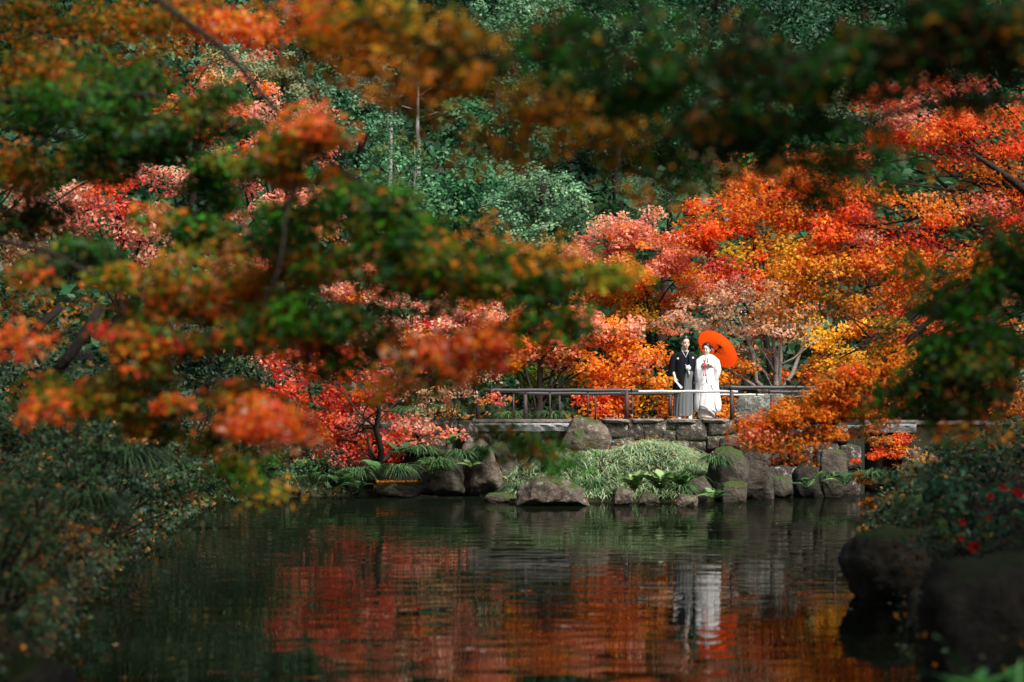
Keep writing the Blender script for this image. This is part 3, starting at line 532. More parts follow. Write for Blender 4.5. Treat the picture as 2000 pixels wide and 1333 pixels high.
left_mid('shaded amber-leaved maple with leaning stems on the left bank', 24, -6.0, [(50, 600, 60, 30, [(BROWN, 3), (DORANGE, 2), (GOLD, 1)]), (120, 620, 60, 35, [(BROWN, 3), (DORANGE, 2), (GOLD, 1)]), (60, 560, 70, 30, [(BROWN, 3), (OLIVE, 2)]), (180, 580, 60, 35, [(BROWN, 3), (DORANGE, 2), (OLIVE, 1)]), (100, 660, 45, 14, [(GOLD, 2), (ORANGE, 2), (BROWN, 2)]), (230, 620, 60, 35, [(BROWN, 2), (OLIVE, 2)])], 0.05, 1.0, 0.2, 0.1,
         limbs=[([at(60, 660, 23.5), at(85, 630, 23.5), at(120, 600, 23.6)], [.05, .045, .04]), ([at(100, 740, 22), at(140, 690, 22), at(170, 645, 22), at(195, 600, 22)], [.06, .055, .05, .04]), ([at(100, 665, 22.5), at(140, 645, 22.5), at(170, 635, 22.5)], [.012, .012, .008]), ([at(100, 730, 21), at(150, 718, 21), at(210, 712, 21)], [.008, .008, .004])], top=(-5.2, 24, 3.2))
# ------------------------------------------------------------------ rocks, wall, bridge, railing
def rock_mesh(seed, sub=3, cuts=16, amp=0.05, block=False, pts=None):
    """angular stone: convex hull of scattered points, subdivided and roughened; fills the cube -1..1"""
    rr = random.Random(seed); bm = bmesh.new()
    if pts:
        for p in pts: bm.verts.new(p)
    elif block:
        for sx in (-1, 1):
            for sz in (-1, 1):
                for y in (-1, 1):
                    k = 0.90 if y < 0 else 1.0
                    bm.verts.new((sx * k * rr.uniform(.78, 1.05), y * rr.uniform(.75, 1), sz * k * rr.uniform(.76, 1.05)))
        for _ in range(7): bm.verts.new((rr.uniform(-.75, .75), -rr.uniform(.9, 1.15), rr.uniform(-.75, .75)))
        for s in (-1, 1): bm.verts.new((s * 1.0, -.35, rr.uniform(-.5, .5))); bm.verts.new((rr.uniform(-.5, .5), -.35, s * 1.0))
    else:
        for _ in range(cuts):
            v = Vector((rr.gauss(0, 1), rr.gauss(0, 1), rr.gauss(0, 1))).normalized()
            v = Vector([math.copysign(abs(c) ** 0.75, c) for c in v]); bm.verts.new(v * rr.uniform(.85, 1.1))
    res = bmesh.ops.convex_hull(bm, input=bm.verts[:]); bmesh.ops.delete(bm, geom=[v for v in bm.verts if not v.link_faces], context='VERTS')
    bmesh.ops.remove_doubles(bm, verts=bm.verts[:], dist=0.10)
    bmesh.ops.bevel(bm, geom=bm.edges[:], offset=0.07, segments=1, affect='EDGES', profile=0.6, clamp_overlap=True)
    bmesh.ops.triangulate(bm, faces=bm.faces[:])
    for _ in range(max(1, sub - 1)):
        long = [e for e in bm.edges if e.calc_length() > 0.16]
        if not long or len(bm.faces) > 3500: break
        bmesh.ops.subdivide_edges(bm, edges=long, cuts=1, use_grid_fill=True); bmesh.ops.triangulate(bm, faces=[f for f in bm.faces if len(f.verts) > 3])
    bmesh.ops.smooth_vert(bm, verts=bm.verts[:], factor=0.35, use_axis_x=True, use_axis_y=True, use_axis_z=True)
    off = Vector((seed * 3.7, seed * 1.3, 0))
    for v in bm.verts:
        q = v.co + off; v.co += v.co.normalized() * (amp * 1.3 * noise.noise(q * 1.7) + amp * noise.noise(q * 4.1) + amp * 0.7 * noise.noise(q * 9.3))
    if pts:
        me = bpy.data.meshes.new('rock'); bm.to_mesh(me); bm.free(); return me
    lo = Vector([min(v.co[i] for v in bm.verts) for i in range(3)]); hi = Vector([max(v.co[i] for v in bm.verts) for i in range(3)])
    for v in bm.verts: v.co = Vector([2 * (v.co[i] - lo[i]) / (hi[i] - lo[i]) - 1 for i in range(3)])
    me = bpy.data.meshes.new('rock'); bm.to_mesh(me); bm.free(); return me
def rock(label, x0, y0, x1, y1, D, seed, mat='rock', dep=0.8, name='boulder', group=None, sink=0.06, tilt=0.0, parent=None, cuts=26, sub=4, amp=0.05, block=False):
    a, b = at(x0, y0, D), at(x1, y1, D)
    rx = (b.x - a.x) / 2; rz = (a.z - b.z + sink) / 2; ry = max(0.1, rx * dep)
    me = rock_mesh(seed, sub, cuts, amp, block); me.transform(Matrix.Rotation(tilt, 4, 'Y') @ Matrix.Diagonal((rx, ry, rz, 1)))
    o = link(name, me, M[mat], parent, smooth=True, loc=((a.x + b.x) / 2, D + ry * 0.9, (a.z + b.z - sink) / 2))
    if label: tag(o, label, 'rock', group)
    return o
def rock_shape(label, outline, D, depth, seed, mat='rock', name='boulder', group='rocks around the pond', sub=4):
    """a boulder whose face follows an outline; hull of the outline with a bulging front and a back"""
    rr = random.Random(seed); cx = sum(p[0] for p in outline) / len(outline); cyp = sum(p[1] for p in outline) / len(outline); c0 = at(cx, cyp, D); P3 = []
    R = max((at(p[0], p[1], D) - c0).length for p in outline); dd = depth / R
    for px, py in outline:
        v = (at(px, py, D) - c0) / R
        P3.append(Vector((v.x, dd * rr.uniform(-.05, .25), v.z))); P3.append(Vector((v.x * .93, dd * .8, v.z * .95)))
        k = rr.uniform(.5, .75); P3.append(Vector((v.x * k, -dd * rr.uniform(.30, .5), v.z * k)))
    me = rock_mesh(seed, sub, 0, 0.065, pts=P3); me.transform(Matrix.Diagonal((R, R, R, 1)))
    o = link(name, me, M[mat], None, smooth=True, loc=(c0.x, D + depth * .4, c0.z)); me.set_sharp_from_angle(angle=math.radians(50))
    return tag(o, label, 'rock', group)
gr = 'rocks around the pond'
rock_shape('broad flat-topped brown boulder at the front of the grassy mound', [(1006, 992), (1012, 955), (1030, 938), (1070, 933), (1112, 940), (1140, 956), (1154, 992)], 41.8, .55, 3)
rock_shape('dark rounded boulder with a hollow right of the mound', [(1384, 930), (1390, 895), (1405, 878), (1430, 873), (1455, 888), (1469, 912), (1466, 950), (1440, 985), (1392, 985)], 44.2, .5, 27, 'rock_moss_shade')
rock_shape('tall upright boulder rising from the water below the orange bough', [(1438, 988), (1444, 900), (1458, 868), (1492, 865), (1508, 890), (1518, 988)], 45.2, .5, 31, 'rock_moss_shade')  # darker stone picked to put this boulder in shadow
rock_shape('large slanted boulder beside the bridge slab', [(1088, 892), (1098, 850), (1116, 815), (1134, 808), (1166, 822), (1186, 832), (1194, 852), (1190, 892)], 48.0, .35, 39)
rock_shape('tall tapering boulder left of the bridge opening', [(904, 968), (902, 880), (914, 858), (940, 854), (962, 880), (982, 930), (986, 968)], 47.2, .5, 47)
rock_shape('narrow leaning boulder against the tall tapering one', [(960, 868), (986, 862), (1003, 900), (1014, 962), (978, 962), (966, 910)], 47.9, .35, 51, 'rock_moss_shade')
rock_shape('dark mossy boulder on the far left shore', [(810, 968), (814, 930), (840, 910), (880, 906), (902, 925), (910, 968)], 46.6, .5, 57, 'rock_moss_shade')
rock_shape('overhanging dark boulder on the right shore beside the camellias', [(1648, 1098), (1656, 1070), (1686, 1044), (1740, 1030), (1810, 1038), (1830, 1190), (1700, 1190), (1672, 1130)], 20.0, .5, 77, 'rock_moss_shade')
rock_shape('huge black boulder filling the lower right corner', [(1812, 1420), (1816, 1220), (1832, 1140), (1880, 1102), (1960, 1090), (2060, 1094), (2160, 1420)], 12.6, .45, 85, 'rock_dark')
rock('long flat mossy stone tip at the left point of the mound', 945, 963, 1012, 982, 43.8, 8, 'rock_moss_shade', group=gr)
rock('small rounded stone at the waterline right of the broad boulder', 1194, 951, 1240, 988, 42.2, 11, group=gr)
rock('low stone under the fern on the mound shore', 1246, 961, 1290, 986, 42.5, 15, 'rock_moss_shade', group=gr)
rock('low pointed stone at the right end of the mound shore', 1322, 966, 1366, 990, 41.9, 19, group=gr)
rock('slanting stone leaning down behind the low pointed stone', 1340, 930, 1392, 984, 43.6, 23, 'rock_moss_shade', group=gr)
rock('squat boulder at the foot of the tall upright one', 1405, 940, 1462, 988, 43.8, 35, 'rock_moss_shade', group=gr)
rock('small dark stone wedged under the slanted boulder', 1062, 874, 1120, 893, 47.6, 43, 'rock_moss_shade', group=gr)
rock('narrow brown upright stone inside the bridge opening', 996, 885, 1012, 945, 48.3, 53, 'rock', group=gr)
rock('flat ledge stone strewn with orange leaves on the far left shore', 728, 942, 832, 967, 46.4, 61, 'rock_moss_shade', group=gr, dep=0.4)
rock('grey upright boulder at the shore right of the orange bough', 1600, 876, 1660, 972, 46.8, 65, 'rock_moss_shade', group=gr, dep=0.6)
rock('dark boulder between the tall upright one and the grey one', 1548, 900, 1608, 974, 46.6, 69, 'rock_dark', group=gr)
rock('small stone at the foot of the wall below the bough', 1500, 930, 1552, 976, 46.2, 73, 'rock_moss_shade', group=gr)
rock('small grey stone between the overhanging boulder and the black one', 1776, 1150, 1836, 1225, 17.4, 81, 'rock', group=gr)
rock('mossy flat stone in the lower left corner', -90, 1278, 136, 1370, 13.2, 89, 'rock_moss_shade', group=gr, dep=0.6)
rock('lichen-patched standing stone behind the railing', 1434, 768, 1534, 822, 51.9, 93, 'lichen', name='standing_stone', dep=0.35, group=gr, block=True)
rock('second standing stone behind the stems of the tan maple', 1512, 772, 1538, 822, 52.3, 95, 'rock_dark', name='standing_stone', dep=0.5, group=gr, block=True)

# stone wall under the couple: core with a stone for every block
YW = 48.5
def wall(label, x0, x1, y0, y1, stones, seed, D=YW, mat='wallstone', name='stone_wall', thick=0.5):
    a, b = at(x0, y0, D), at(x1, y1, D)
    mb = MB(); mb.box((0, 0.10, -(a.z - b.z)), (b.x - a.x, thick, -0.03))
    core = mb.build(name, M['mortar'], loc=(a.x, D, a.z)); tag(core, label, 'wall')
    for i, (sx0, sy0, sx1, sy1) in enumerate(stones):
        p, q = at(sx0, sy0, D), at(sx1, sy1, D); rx = (q.x - p.x) / 2 + 0.035; rz = (p.z - q.z) / 2 + 0.035
        me = rock_mesh(seed + i, 4, 8, 0.045, block=True)
        me.transform(Matrix.Diagonal((rx, 0.19, rz, 1)))
        link('stone', me, M[mat], core, smooth=True, loc=((p.x + q.x) / 2, D + 0.11 + random.uniform(-.04, .04), (p.z + q.z) / 2)).rotation_euler = (0, random.uniform(-.12, .12), 0)
    return core
ws = [(1118, 826, 1150, 862), (1150, 824, 1181, 858), (1118, 862, 1183, 892), (1182, 822, 1228, 858), (1228, 823, 1257, 859), (1257, 823, 1302, 859), (1299, 823, 1320, 841), (1296, 843, 1318, 861), (1319, 823, 1380, 864), (1381, 824, 1436, 850), (1382, 851, 1404, 876), (1405, 851, 1440, 874), (1345, 862, 1380, 884), (1437, 826, 1478, 862), (1479, 824, 1520, 856), (1440, 862, 1490, 905), (1521, 825, 1570, 860), (1491, 858, 1540, 905), (1571, 824, 1612, 862), (1541, 862, 1590, 910), (1613, 826, 1655, 868), (1591, 864, 1640, 915), (1300, 862, 1344, 884), (1240, 860, 1299, 884), (1185, 858, 1240, 884), (1500, 906, 1560, 972), (1561, 912, 1620, 972), (1440, 906, 1500, 972), (1641, 870, 1680, 920), (1621, 916, 1680, 972)]
wall('lichen-spotted stone retaining wall under the couple', 1112, 1690, 818, 968, ws, 200)
wl2 = [(740, 823, 790, 850), (791, 824, 840, 852), (841, 823, 893, 850), (894, 824, 934, 860), (935, 840, 958, 872), (760, 851, 815, 885), (816, 853, 880, 890), (935, 873, 956, 900)]
wall('low stone retaining wall on the left of the bridge opening', 735, 938, 819, 960, wl2, 300, D=48.55)
# path with its kerbs, bridge slab
pm = MB(); pm.box((-13, 48.95, 1.40), (-0.75, 51.4, 1.475)); pm.box((1.2, 48.95, 1.40), (6.6, 51.4, 1.475)); pm.box((8.15, 48.95, 1.40), (16, 51.4, 1.475))
tag(pm.build('path', M['kerb']), 'pale gravel path running behind the stone wall', 'path', kind='structure')
def slab_bridge(label, px0, px1, D, zt, zb):
    a, b = at(px0, 818, D).x, at(px1, 818, D).x
    root = empty('stone_bridge', ((a + b) / 2, D, 0)); tag(root, label, 'bridge')
    # rough-faced slab
    n = 40; rings = []
    for i in range(n + 1):
        x = a + (b - a) * i / n; w = 0.02 * noise.noise(Vector((x * 5, 0, 0))); dz = 0.02 * noise.noise(Vector((x * 3, 4, 0)))
        rings.append([Vector((x, D + 0.06 + w, zt)), Vector((x, D - 0.01 + 0.02 * noise.noise(Vector((x * 9, 2, 0))), zt - 0.06)), Vector((x, D + 0.03 * noise.noise(Vector((x * 7, 7, 0))), (zt + zb) / 2)), Vector((x, D + 0.03 + w, zb + dz)), Vector((x, D + 2.6, zb)), Vector((x, D + 2.6, zt))])
    m = MB(); m.loft(rings); m.build('slab', M['slab'], root)
    for y0 in (0.02, 2.2):
        k = MB(); k.box((a - 0.05, D + y0, zt + 0.002), (b + 0.05, D + y0 + 0.3, zt + 0.055)); k.build('kerb', M['kerb'], root)
slab_bridge('pale rough-faced stone slab bridging the dark channel', 928, 1118, 48.45, 1.455, 1.27)
slab_bridge('grey stone slab bridge half hidden by the right foreground leaves', 1655, 1790, 48.6, 1.44, 1.24)
cap = []
for i, (x0, x1) in enumerate([(1175, 1232), (1233, 1300), (1301, 1366), (1367, 1428), (1429, 1500), (1501, 1570), (1571, 1650)]):
    p, q = at(x0, 816.5, 48.4), at(x1, 823, 48.4); me = rock_mesh(400 + i, 4, 5, 0.05, block=True)
    me.transform(Matrix.Diagonal(((q.x - p.x) / 2, 0.28, 0.045, 1)))
    o = link('coping_stone', me, M['kerb'], smooth=True, loc=((p.x + q.x) / 2, 48.65, 1.475))
    tag(o, f'thin flat coping stone on the wall top, {ords[i]} from the slanted boulder', 'coping stone', 'coping stones of the wall')

def railing(label, D, zoff, poles, posts, balusters):
    ztop = H - (zoff - HY) / F * D
    root = empty('railing', at(posts[0], 818, D) * 1.0); root.location.z = 1.47; tag(root, label, 'railing', 'railings of the bridge path')
    for (x0, x1, y, r, mat) in poles:
        a, b = at(x0, y, D), at(x1, y, D); pts = [a.lerp(b, i / 14) + Vector((0, 0, 0.004 * math.sin(i * 1.7))) for i in range(15)]
        rad = [r * (1.0 + (0.10 if mat == 'bamboo' and i % 3 == 0 else 0)) for i in range(15)]
        m = MB(); m.tube(pts, rad, 12); p = m.build('rail', M[mat], root, smooth=True)
        for e in (x0 + 14, x1 - 14):
            t = at(e, y, D); k = MB(); k.tube([t - Vector((0.018, 0, 0)), t + Vector((0.018, 0, 0))], r * 1.22, 10); k.build('binding', M['tie'], p)
    for px in posts:
        p = at(px, zoff, D); m = MB(); m.tube([(p.x, D, 1.44), (p.x, D, ztop - 0.01)], 0.043, 10); m.build('post', M['post'], root, smooth=True)
    for px in balusters:
        p = at(px, zoff, D); m = MB(); m.tube([(p.x, D, 1.44), (p.x, D, ztop - 0.01)], 0.02, 8); m.build('baluster', M['post'], root, smooth=True)
railing('nearer railing of grey poles and one pale bamboo in front of the couple', 48.75, 763, [(944, 1247, 763, 0.038, 'rail'), (1212, 1441, 765, 0.026, 'bamboo'), (1411, 1640, 757.5, 0.04, 'rail'), (1615, 1860, 763, 0.036, 'rail')], [933, 1224, 1429, 1630, 1830], [1074, 1148])
railing('rear railing of thinner poles behind the couple', 50.9, 770, [(1012, 1332, 769, 0.036, 'rail'), (1305, 1492, 771.5, 0.02, 'bamboo'), (1488, 1725, 766, 0.036, 'rail')], [1026, 1309, 1508, 1712], [1003, 1093, 1163, 1235])

# ------------------------------------------------------------------ grass, ferns, shrubs on the banks
def blades(name, P, ang, L, W, droop, Col, mat, parent=None):
    n = len(P); d = np.stack([np.cos(ang), np.sin(ang), np.zeros(n)], 1); s = np.stack([-np.sin(ang), np.cos(ang), np.zeros(n)], 1)
    V = []
    for t, w in ((0, 0.8), (0.35, 1.0), (0.7, 0.7), (1.0, 0.0)):
        c = P + d * (L * t * (0.35 + 0.5 * t))[:, None]; c = c + np.array([0, 0, 1.0]) * (L * (0.95 * t - droop * t * t))[:, None]
        if w > 0: V += [c - s * (W * w)[:, None], c + s * (W * w)[:, None]]
        else: V += [c]
    V = np.stack(V, 1).reshape(-1, 3).astype(np.float32); k = 7
    fl = np.array([0, 1, 3, 2, 2, 3, 5, 4, 4, 5, 6]); sz = np.array([4, 4, 3])
    loops = (np.arange(n)[:, None] * k + fl).reshape(-1).astype(np.int32); tot = np.tile(sz, n).astype(np.int32)
    me = bpy.data.meshes.new(name); me.vertices.add(len(V)); me.vertices.foreach_set('co', V.reshape(-1)); me.loops.add(len(loops)); me.loops.foreach_set('vertex_index', loops)
    me.polygons.add(len(tot)); me.polygons.foreach_set('loop_start', np.concatenate([[0], np.cumsum(tot)[:-1]]).astype(np.int32))
    a = me.attributes.new('tint', 'FLOAT_COLOR', 'POINT'); c4 = np.ones((n, 4), np.float32); c4[:, :3] = Col; a.data.foreach_set('color', np.repeat(c4, k, axis=0).reshape(-1)); me.update(calc_edges=True)
    return link(name, me, mat, parent)
def colmix(n, cols, w, j=0.2):
    cols = np.array(cols); i = rng.choice(len(cols), n, p=np.array(w) / sum(w)); return np.clip(cols[i] * np.exp(rng.normal(size=(n, 1)) * j), 0, 0.8)
n = 34000
x = rng.uniform(-0.1, 4.25, n); y = rng.uniform(42.6, 48.4, n); d = pond_sd(x, y); keep = (d > 0.02) & ~((x < 1.05) & (y > 47.3)); x, y, d = x[keep], y[keep], d[keep]; n = len(x)
z = ground_h(x, y) - 0.02; tuft = rng.normal(size=400) ; ti = ((x * 3).astype(int) * 31 + (y * 3).astype(int) * 17) % 400
ang = -math.pi / 2 + tuft[ti] * 1.5 + rng.normal(size=n) * 0.9
Lh = rng.uniform(0.14, 0.42, n) * (1 + 0.25 * tuft[(ti * 7) % 400].clip(-1, 1))
g = blades('mound_grass', np.stack([x, y, z], 1), ang, Lh, rng.uniform(0.005, 0.011, n), rng.uniform(0.7, 1.25, n), colmix(n, [(0.30, 0.42, 0.23), (0.45, 0.54, 0.33), (0.17, 0.28, 0.12), (0.50, 0.50, 0.30), (0.10, 0.19, 0.07)], [4, 3, 2.5, 1.2, 1.5]), M['grass'])
tag(g, 'pale green tussocky grass covering the mound below the wall', 'grass', kind='stuff')

def grass_clump(label, px, py, D, R, L, n, cols, w, group='grass clumps on the banks', off=True):
    c = at(px, py, D); root = empty('grass_clump', c); tag(root, label, 'grass clump', group)
    a = rng.uniform(0, 2 * math.pi, n); rad = R * np.sqrt(rng.random(n)) * 0.4
    P = np.array(c) + np.stack([np.cos(a) * rad, np.sin(a) * rad, rng.uniform(-0.05, 0.02, n)], 1)
    blades('blade_tuft', P, a + rng.normal(size=n) * 0.4, rng.uniform(0.6, 1.1, n) * L, rng.uniform(0.006, 0.012, n), rng.uniform(0.8, 1.3, n), colmix(n, cols, w), M['grass'], root)
gcol = [(0.06, 0.14, 0.05), (0.10, 0.19, 0.07), (0.03, 0.08, 0.03), (0.18, 0.22, 0.09)]; gw = [3, 2, 3, 1]
for i, (px, py, D, R, L, lab) in enumerate([
    (900, 890, 46.9, .45, .5, 'drooping grass clump above the dark mossy boulder'), (855, 905, 46.4, .45, .5, 'grass clump behind the dark mossy boulder'), (780, 920, 46.2, .5, .55, 'broad grass clump left of the dark mossy boulder'), (700, 925, 46.2, .5, .55, 'dark arching grass clump above the leaf-strewn ledge'), (640, 935, 46.0, .5, .55, 'dark grass clump near the ferns on the far left shore'), (560, 935, 45.8, .5, .6, 'arching grass clump below the crimson maple tip'), (820, 880, 47.2, .5, .5, 'pale grass clump under the crimson maple'), (940, 880, 47.0, .3, .4, 'small grass clump on the tall tapering boulder'),
    (1020, 955, 43.0, .35, .5, 'trailing grass clump at the left of the broad boulder'), (1160, 950, 42.5, .4, .5, 'grass clump hanging right of the broad boulder'), (1395, 900, 44.2, .4, .5, 'bright grass clump against the dark rounded boulder'), (1330, 955, 42.8, .4, .4, 'fine grass clump at the right of the mound shore'),
    (870, 800, 52, .6, .5, 'green grass clump behind the left wall'), (800, 805, 52, .6, .5, 'low leafy grass clump at the left end of the path'), (1000, 812, 52, .6, .45, 'iris-like clump behind the left railing posts'), (1080, 812, 52, .6, .45, 'dark strappy clump at the forked maple foot'),
    (1700, 930, 44.5, .5, .5, 'dark grass clump on the right shore below the orange leaves'), (1790, 935, 40, .5, .5, 'reedy grass clump under the right slab bridge'), (1620, 930, 46.2, .35, .4, 'grass clump beside the grey upright boulder'),
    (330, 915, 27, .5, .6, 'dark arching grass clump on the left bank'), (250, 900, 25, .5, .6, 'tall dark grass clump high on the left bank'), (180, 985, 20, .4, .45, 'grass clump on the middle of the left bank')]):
    grass_clump(lab, px, py, D, R, L, 230, gcol if D > 30 else [tuple(v * 0.35 for v in q) for q in gcol], gw)  # near left-bank clumps: same greens, darkened to stand for the bank's shade

def frond_mesh():
    mb = MB(); n = 15; pts = []
    for i in range(n + 1):
        t = i / n; pts.append(Vector((0, 0.95 * t * (1 - 0.12 * t), 0.75 * t - 0.72 * t * t)))
    mb.tube(pts, [0.008 * (1 - 0.8 * i / n) for i in range(n + 1)], 3, cap=False)
    for i in range(2, n + 1):
        t = i / n; L = 0.20 * math.sin(math.pi * min(1, (t + 0.12) * 0.92)) + 0.015; p = pts[i]
        for s in (-1, 1):
            q = p + Vector((s * L, 0.25 * L, -0.12 * L)); w = Vector((0, 0.026, 0.0))
            mb.add([p - w, p + w, p.lerp(q, 0.6) + w * 0.8, q, p.lerp(q, 0.6) - w * 0.8], [(0, 4, 3, 2, 1)])
    me = mb.mesh('frond'); return me
FROND = frond_mesh()
FERNM = [plain('fern_' + str(i), c, 0.55, 0.25) for i, c in enumerate([(0.05, 0.13, 0.035), (0.12, 0.24, 0.07), (0.025, 0.07, 0.02), (0.20, 0.30, 0.11)])]
FM = []
for m in FERNM:
    c = FROND.copy(); c.materials.append(m); FM.append(c)
def fern(label, px, py, D, s, k, nf=9, seed=1, up=0.0):
    rr = random.Random(seed); root = empty('fern', at(px, py, D)); tag(root, label, 'fern', 'ferns on the pond banks')
    for i in range(nf):
        o = bpy.data.objects.new('frond', FM[k if rr.random() < 0.7 else (k + 1) % 4]); C.objects.link(o); o.parent = root
        o.rotation_euler = (rr.uniform(-0.1, 0.55) + up, rr.uniform(-0.2, 0.2), 2 * math.pi * i / nf + rr.uniform(-0.3, 0.3)); q = s * rr.uniform(0.7, 1.15) * (0.72 if px < 1000 else 1.0); o.scale = (q, q, q)
for i, (px, py, D, s, k, lab) in enumerate([
    (1290, 960, 42.7, .58, 3, 'large bright fern on the right of the mound'), (1240, 960, 42.6, .48, 3, 'fern above the low stone on the mound shore'), (1330, 955, 42.9, .5, 1, 'fern near the right end of the mound'), (1395, 975, 43.4, .4, 1, 'small fern at the foot of the dark rounded boulder'), (920, 915, 46.6, .5, 3, 'pale fern in front of the tall tapering boulder'), (1000, 955, 44.9, .4, 3, 'pale fern at the left tip of the mound'),
    (600, 940, 45.6, .75, 0, 'dark fern near the left end of the far shore'), (660, 945, 45.6, .7, 0, 'fern left of the leaf-strewn ledge'), (700, 955, 45.4, .6, 2, 'dark low fern beside the leaf-strewn ledge'), (740, 925, 46.0, .7, 0, 'fern above the leaf-strewn ledge'), (840, 925, 46.2, .6, 1, 'fern on top of the dark mossy boulder'), (530, 945, 45.2, .7, 2, 'dark fern below the yellow-green leaf tip'), (880, 870, 47.3, .6, 0, 'fern below the low left wall'), (1650, 950, 45.6, .6, 2, 'dark fern right of the grey upright boulder'), (1575, 955, 45.9, .5, 2, 'dark fern under the hanging bough'), (780, 890, 46.8, .6, 2, 'shaded fern under the crimson maple')]):
    fern(lab, px, py, D, s, k, 22 if i < 3 else 11, i + 5, 0.45 if i < 3 else 0.1)

def shrub(label, D, pads, size, cov, cr, mat='evergreen', shape='oval', name='shrub', group='shrubs on the banks', depth=0.7, stem_r=0.02, flowers=(), **kw):
    ps = pads_from(pads, D, size, rng, cov=cov, cr=cr, depth=depth, **kw); cx = float(np.mean([p[-1][0] for p in ps])); cyy = float(np.mean([p[-1][1] for p in ps]))
    b = Vector((cx, cyy, max(0.02, gz(cx, cyy)))); zmin = min(p[-1][2] for p in ps)
    if b.z > zmin: b.z = zmin - 0.25
    while pond_sd(b.x, b.y) < 0.35: b.x += 0.15 * (-1 if b.x < 1.5 else 1)
    b.z = min(b.z, gz(b.x, b.y)) if gz(b.x, b.y) > 0 else 0.02
    root = empty(name, b); tag(root, label, 'shrub', group)
    mb = MB()
    for p in ps:
        mb.tube(curve_pts(b, Vector(p[-1]), 5, 0.08, 0.04), [stem_r * (1 - 0.14 * i) for i in range(6)], 5)
        for q in random.sample(range(len(p[4])), min(4, len(p[4]))): mb.tube(curve_pts(Vector(p[-1]), Vector(p[4][q]), 3, 0.03, 0.05), [stem_r * .35, stem_r * .28, stem_r * .2, stem_r * .08], 4, cap=False)
    mb.build('stem', M['bark'], root, smooth=True)
    link('foliage', leaf_mesh('foliage', *[np.concatenate([p[k] for p in ps]) for k in range(4)], shape, rng), M[mat], root)
    for (px, py, Df, s) in flowers:
        c = at(px, py, Df); m = MB()
        for ring, (kk, tilt, rr_) in enumerate(((6, 0.25, 1.0), (5, 0.75, 0.72), (4, 1.15, 0.45))):
            for j in range(kk):
                a = 2 * math.pi * j / kk + ring * 0.5; dr = Vector((math.cos(a) * math.cos(tilt), -math.sin(tilt), math.sin(a) * math.cos(tilt))); sd = Vector((-math.sin(a), 0, math.cos(a)))
                q = c + dr * s * rr_
                m.add([c, c.lerp(q, .55) + sd * s * .36 * rr_, q + sd * s * .24 * rr_, q - sd * s * .24 * rr_, c.lerp(q, .55) - sd * s * .36 * rr_], [(0, 1, 2, 3, 4)])
        m.build('flower', M['petal'], root)
    return root
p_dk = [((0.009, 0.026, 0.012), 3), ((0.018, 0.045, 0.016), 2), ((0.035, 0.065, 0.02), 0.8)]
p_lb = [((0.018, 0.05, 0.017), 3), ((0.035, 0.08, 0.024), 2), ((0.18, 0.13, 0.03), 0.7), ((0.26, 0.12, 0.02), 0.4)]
p_cam = [((0.03, 0.12, 0.05), 3), ((0.07, 0.19, 0.08), 2), ((0.15, 0.22, 0.06), 1), ((0.32, 0.22, 0.04), 0.3)]
shrub('camellia bush with red blossoms beside the black boulder', 18.6, [(1890, 1010, 80, 45, p_cam), (1960, 1000, 60, 60, p_cam), (1820, 980, 70, 45, p_cam), (1900, 940, 80, 40, p_cam), (1960, 1070, 60, 40, p_cam), (1840, 1050, 55, 30, p_cam)], 0.075, 1.98, 0.2, mat='glossy', name='camellia', flowers=[(1902, 1070, 17.6, .05), (1952, 1096, 17.3, .05), (1934, 970, 18.4, .03), (1958, 952, 18.2, .03), (1985, 962, 18.2, .035), (1992, 968, 18.2, .03), (1932, 1015, 18.6, .03), (1880, 1020, 17.8, .03), (1877, 1052, 17.4, .025)])
shrub('loose leafy bush overhanging the water beyond the overhanging boulder', 23.5, [(1760, 960, 50, 32, p_cam), (1800, 930, 55, 30, p_cam), (1770, 1005, 45, 28, p_lb), (1720, 990, 28, 22, [(BROWN, 2), (DORANGE, 1), (OLIVE, 1)]), (1840, 960, 50, 35, p_lb), (1740, 935, 25, 16, p_lb)], 0.07, 1.76, 0.18, mat='glossy')
shrub('deep shaded evergreen bush at the right edge above the camellias', 24, [(1900, 870, 70, 40, p_dk), (1970, 860, 60, 45, p_dk), (1960, 920, 60, 35, p_dk), (1870, 915, 50, 35, p_dk), (1990, 950, 40, 30, p_cam)], 0.09, 3.08, 0.22, shape='blade')
shrub('tan-leaved bush in front of the right slab bridge', 33, [(1810, 890, 38, 20, [(TAN, 3), (GOLD, 1), (BROWN, 1)]), (1790, 915, 35, 18, [(TAN, 2), (BROWN, 2)]), (1840, 910, 35, 22, [(OLIVE, 2), (TAN, 1), (GOLD, 1)]), (1860, 880, 30, 25, p_dk)], 0.06, 3.52, 0.18, mat='leaf', shape='tri5')
shrub('low bright orange shrub below the right slab bridge', 43.5, [(1765, 858, 28, 12, p_redo), (1740, 880, 30, 14, p_redo), (1700, 895, 34, 15, [(DORANGE, 3), (REDO, 2), (BROWN, 1)]), (1720, 860, 36, 10, [(BROWN, 2), (TAN, 1), (DORANGE, 1)]), (1690, 935, 22, 12, [(BROWN, 2), (DORANGE, 1)])], 0.055, 5.72, 0.16, mat='leaf', shape='tri5', depth=0.5)
shrub('dark hanging shrub on the left bank with yellowing tips', 15.0, [(40, 960, 60, 60, p_lb), (90, 1050, 40, 45, p_lb), (30, 1060, 60, 60, p_lb), (70, 1150, 40, 40, p_lb), (20, 1170, 60, 60, p_lb), (100, 1120, 30, 25, p_lb), (50, 1240, 45, 30, p_lb), (110, 960, 40, 30, p_lb)], 0.05, 2.2, 0.13, shape='tri5')
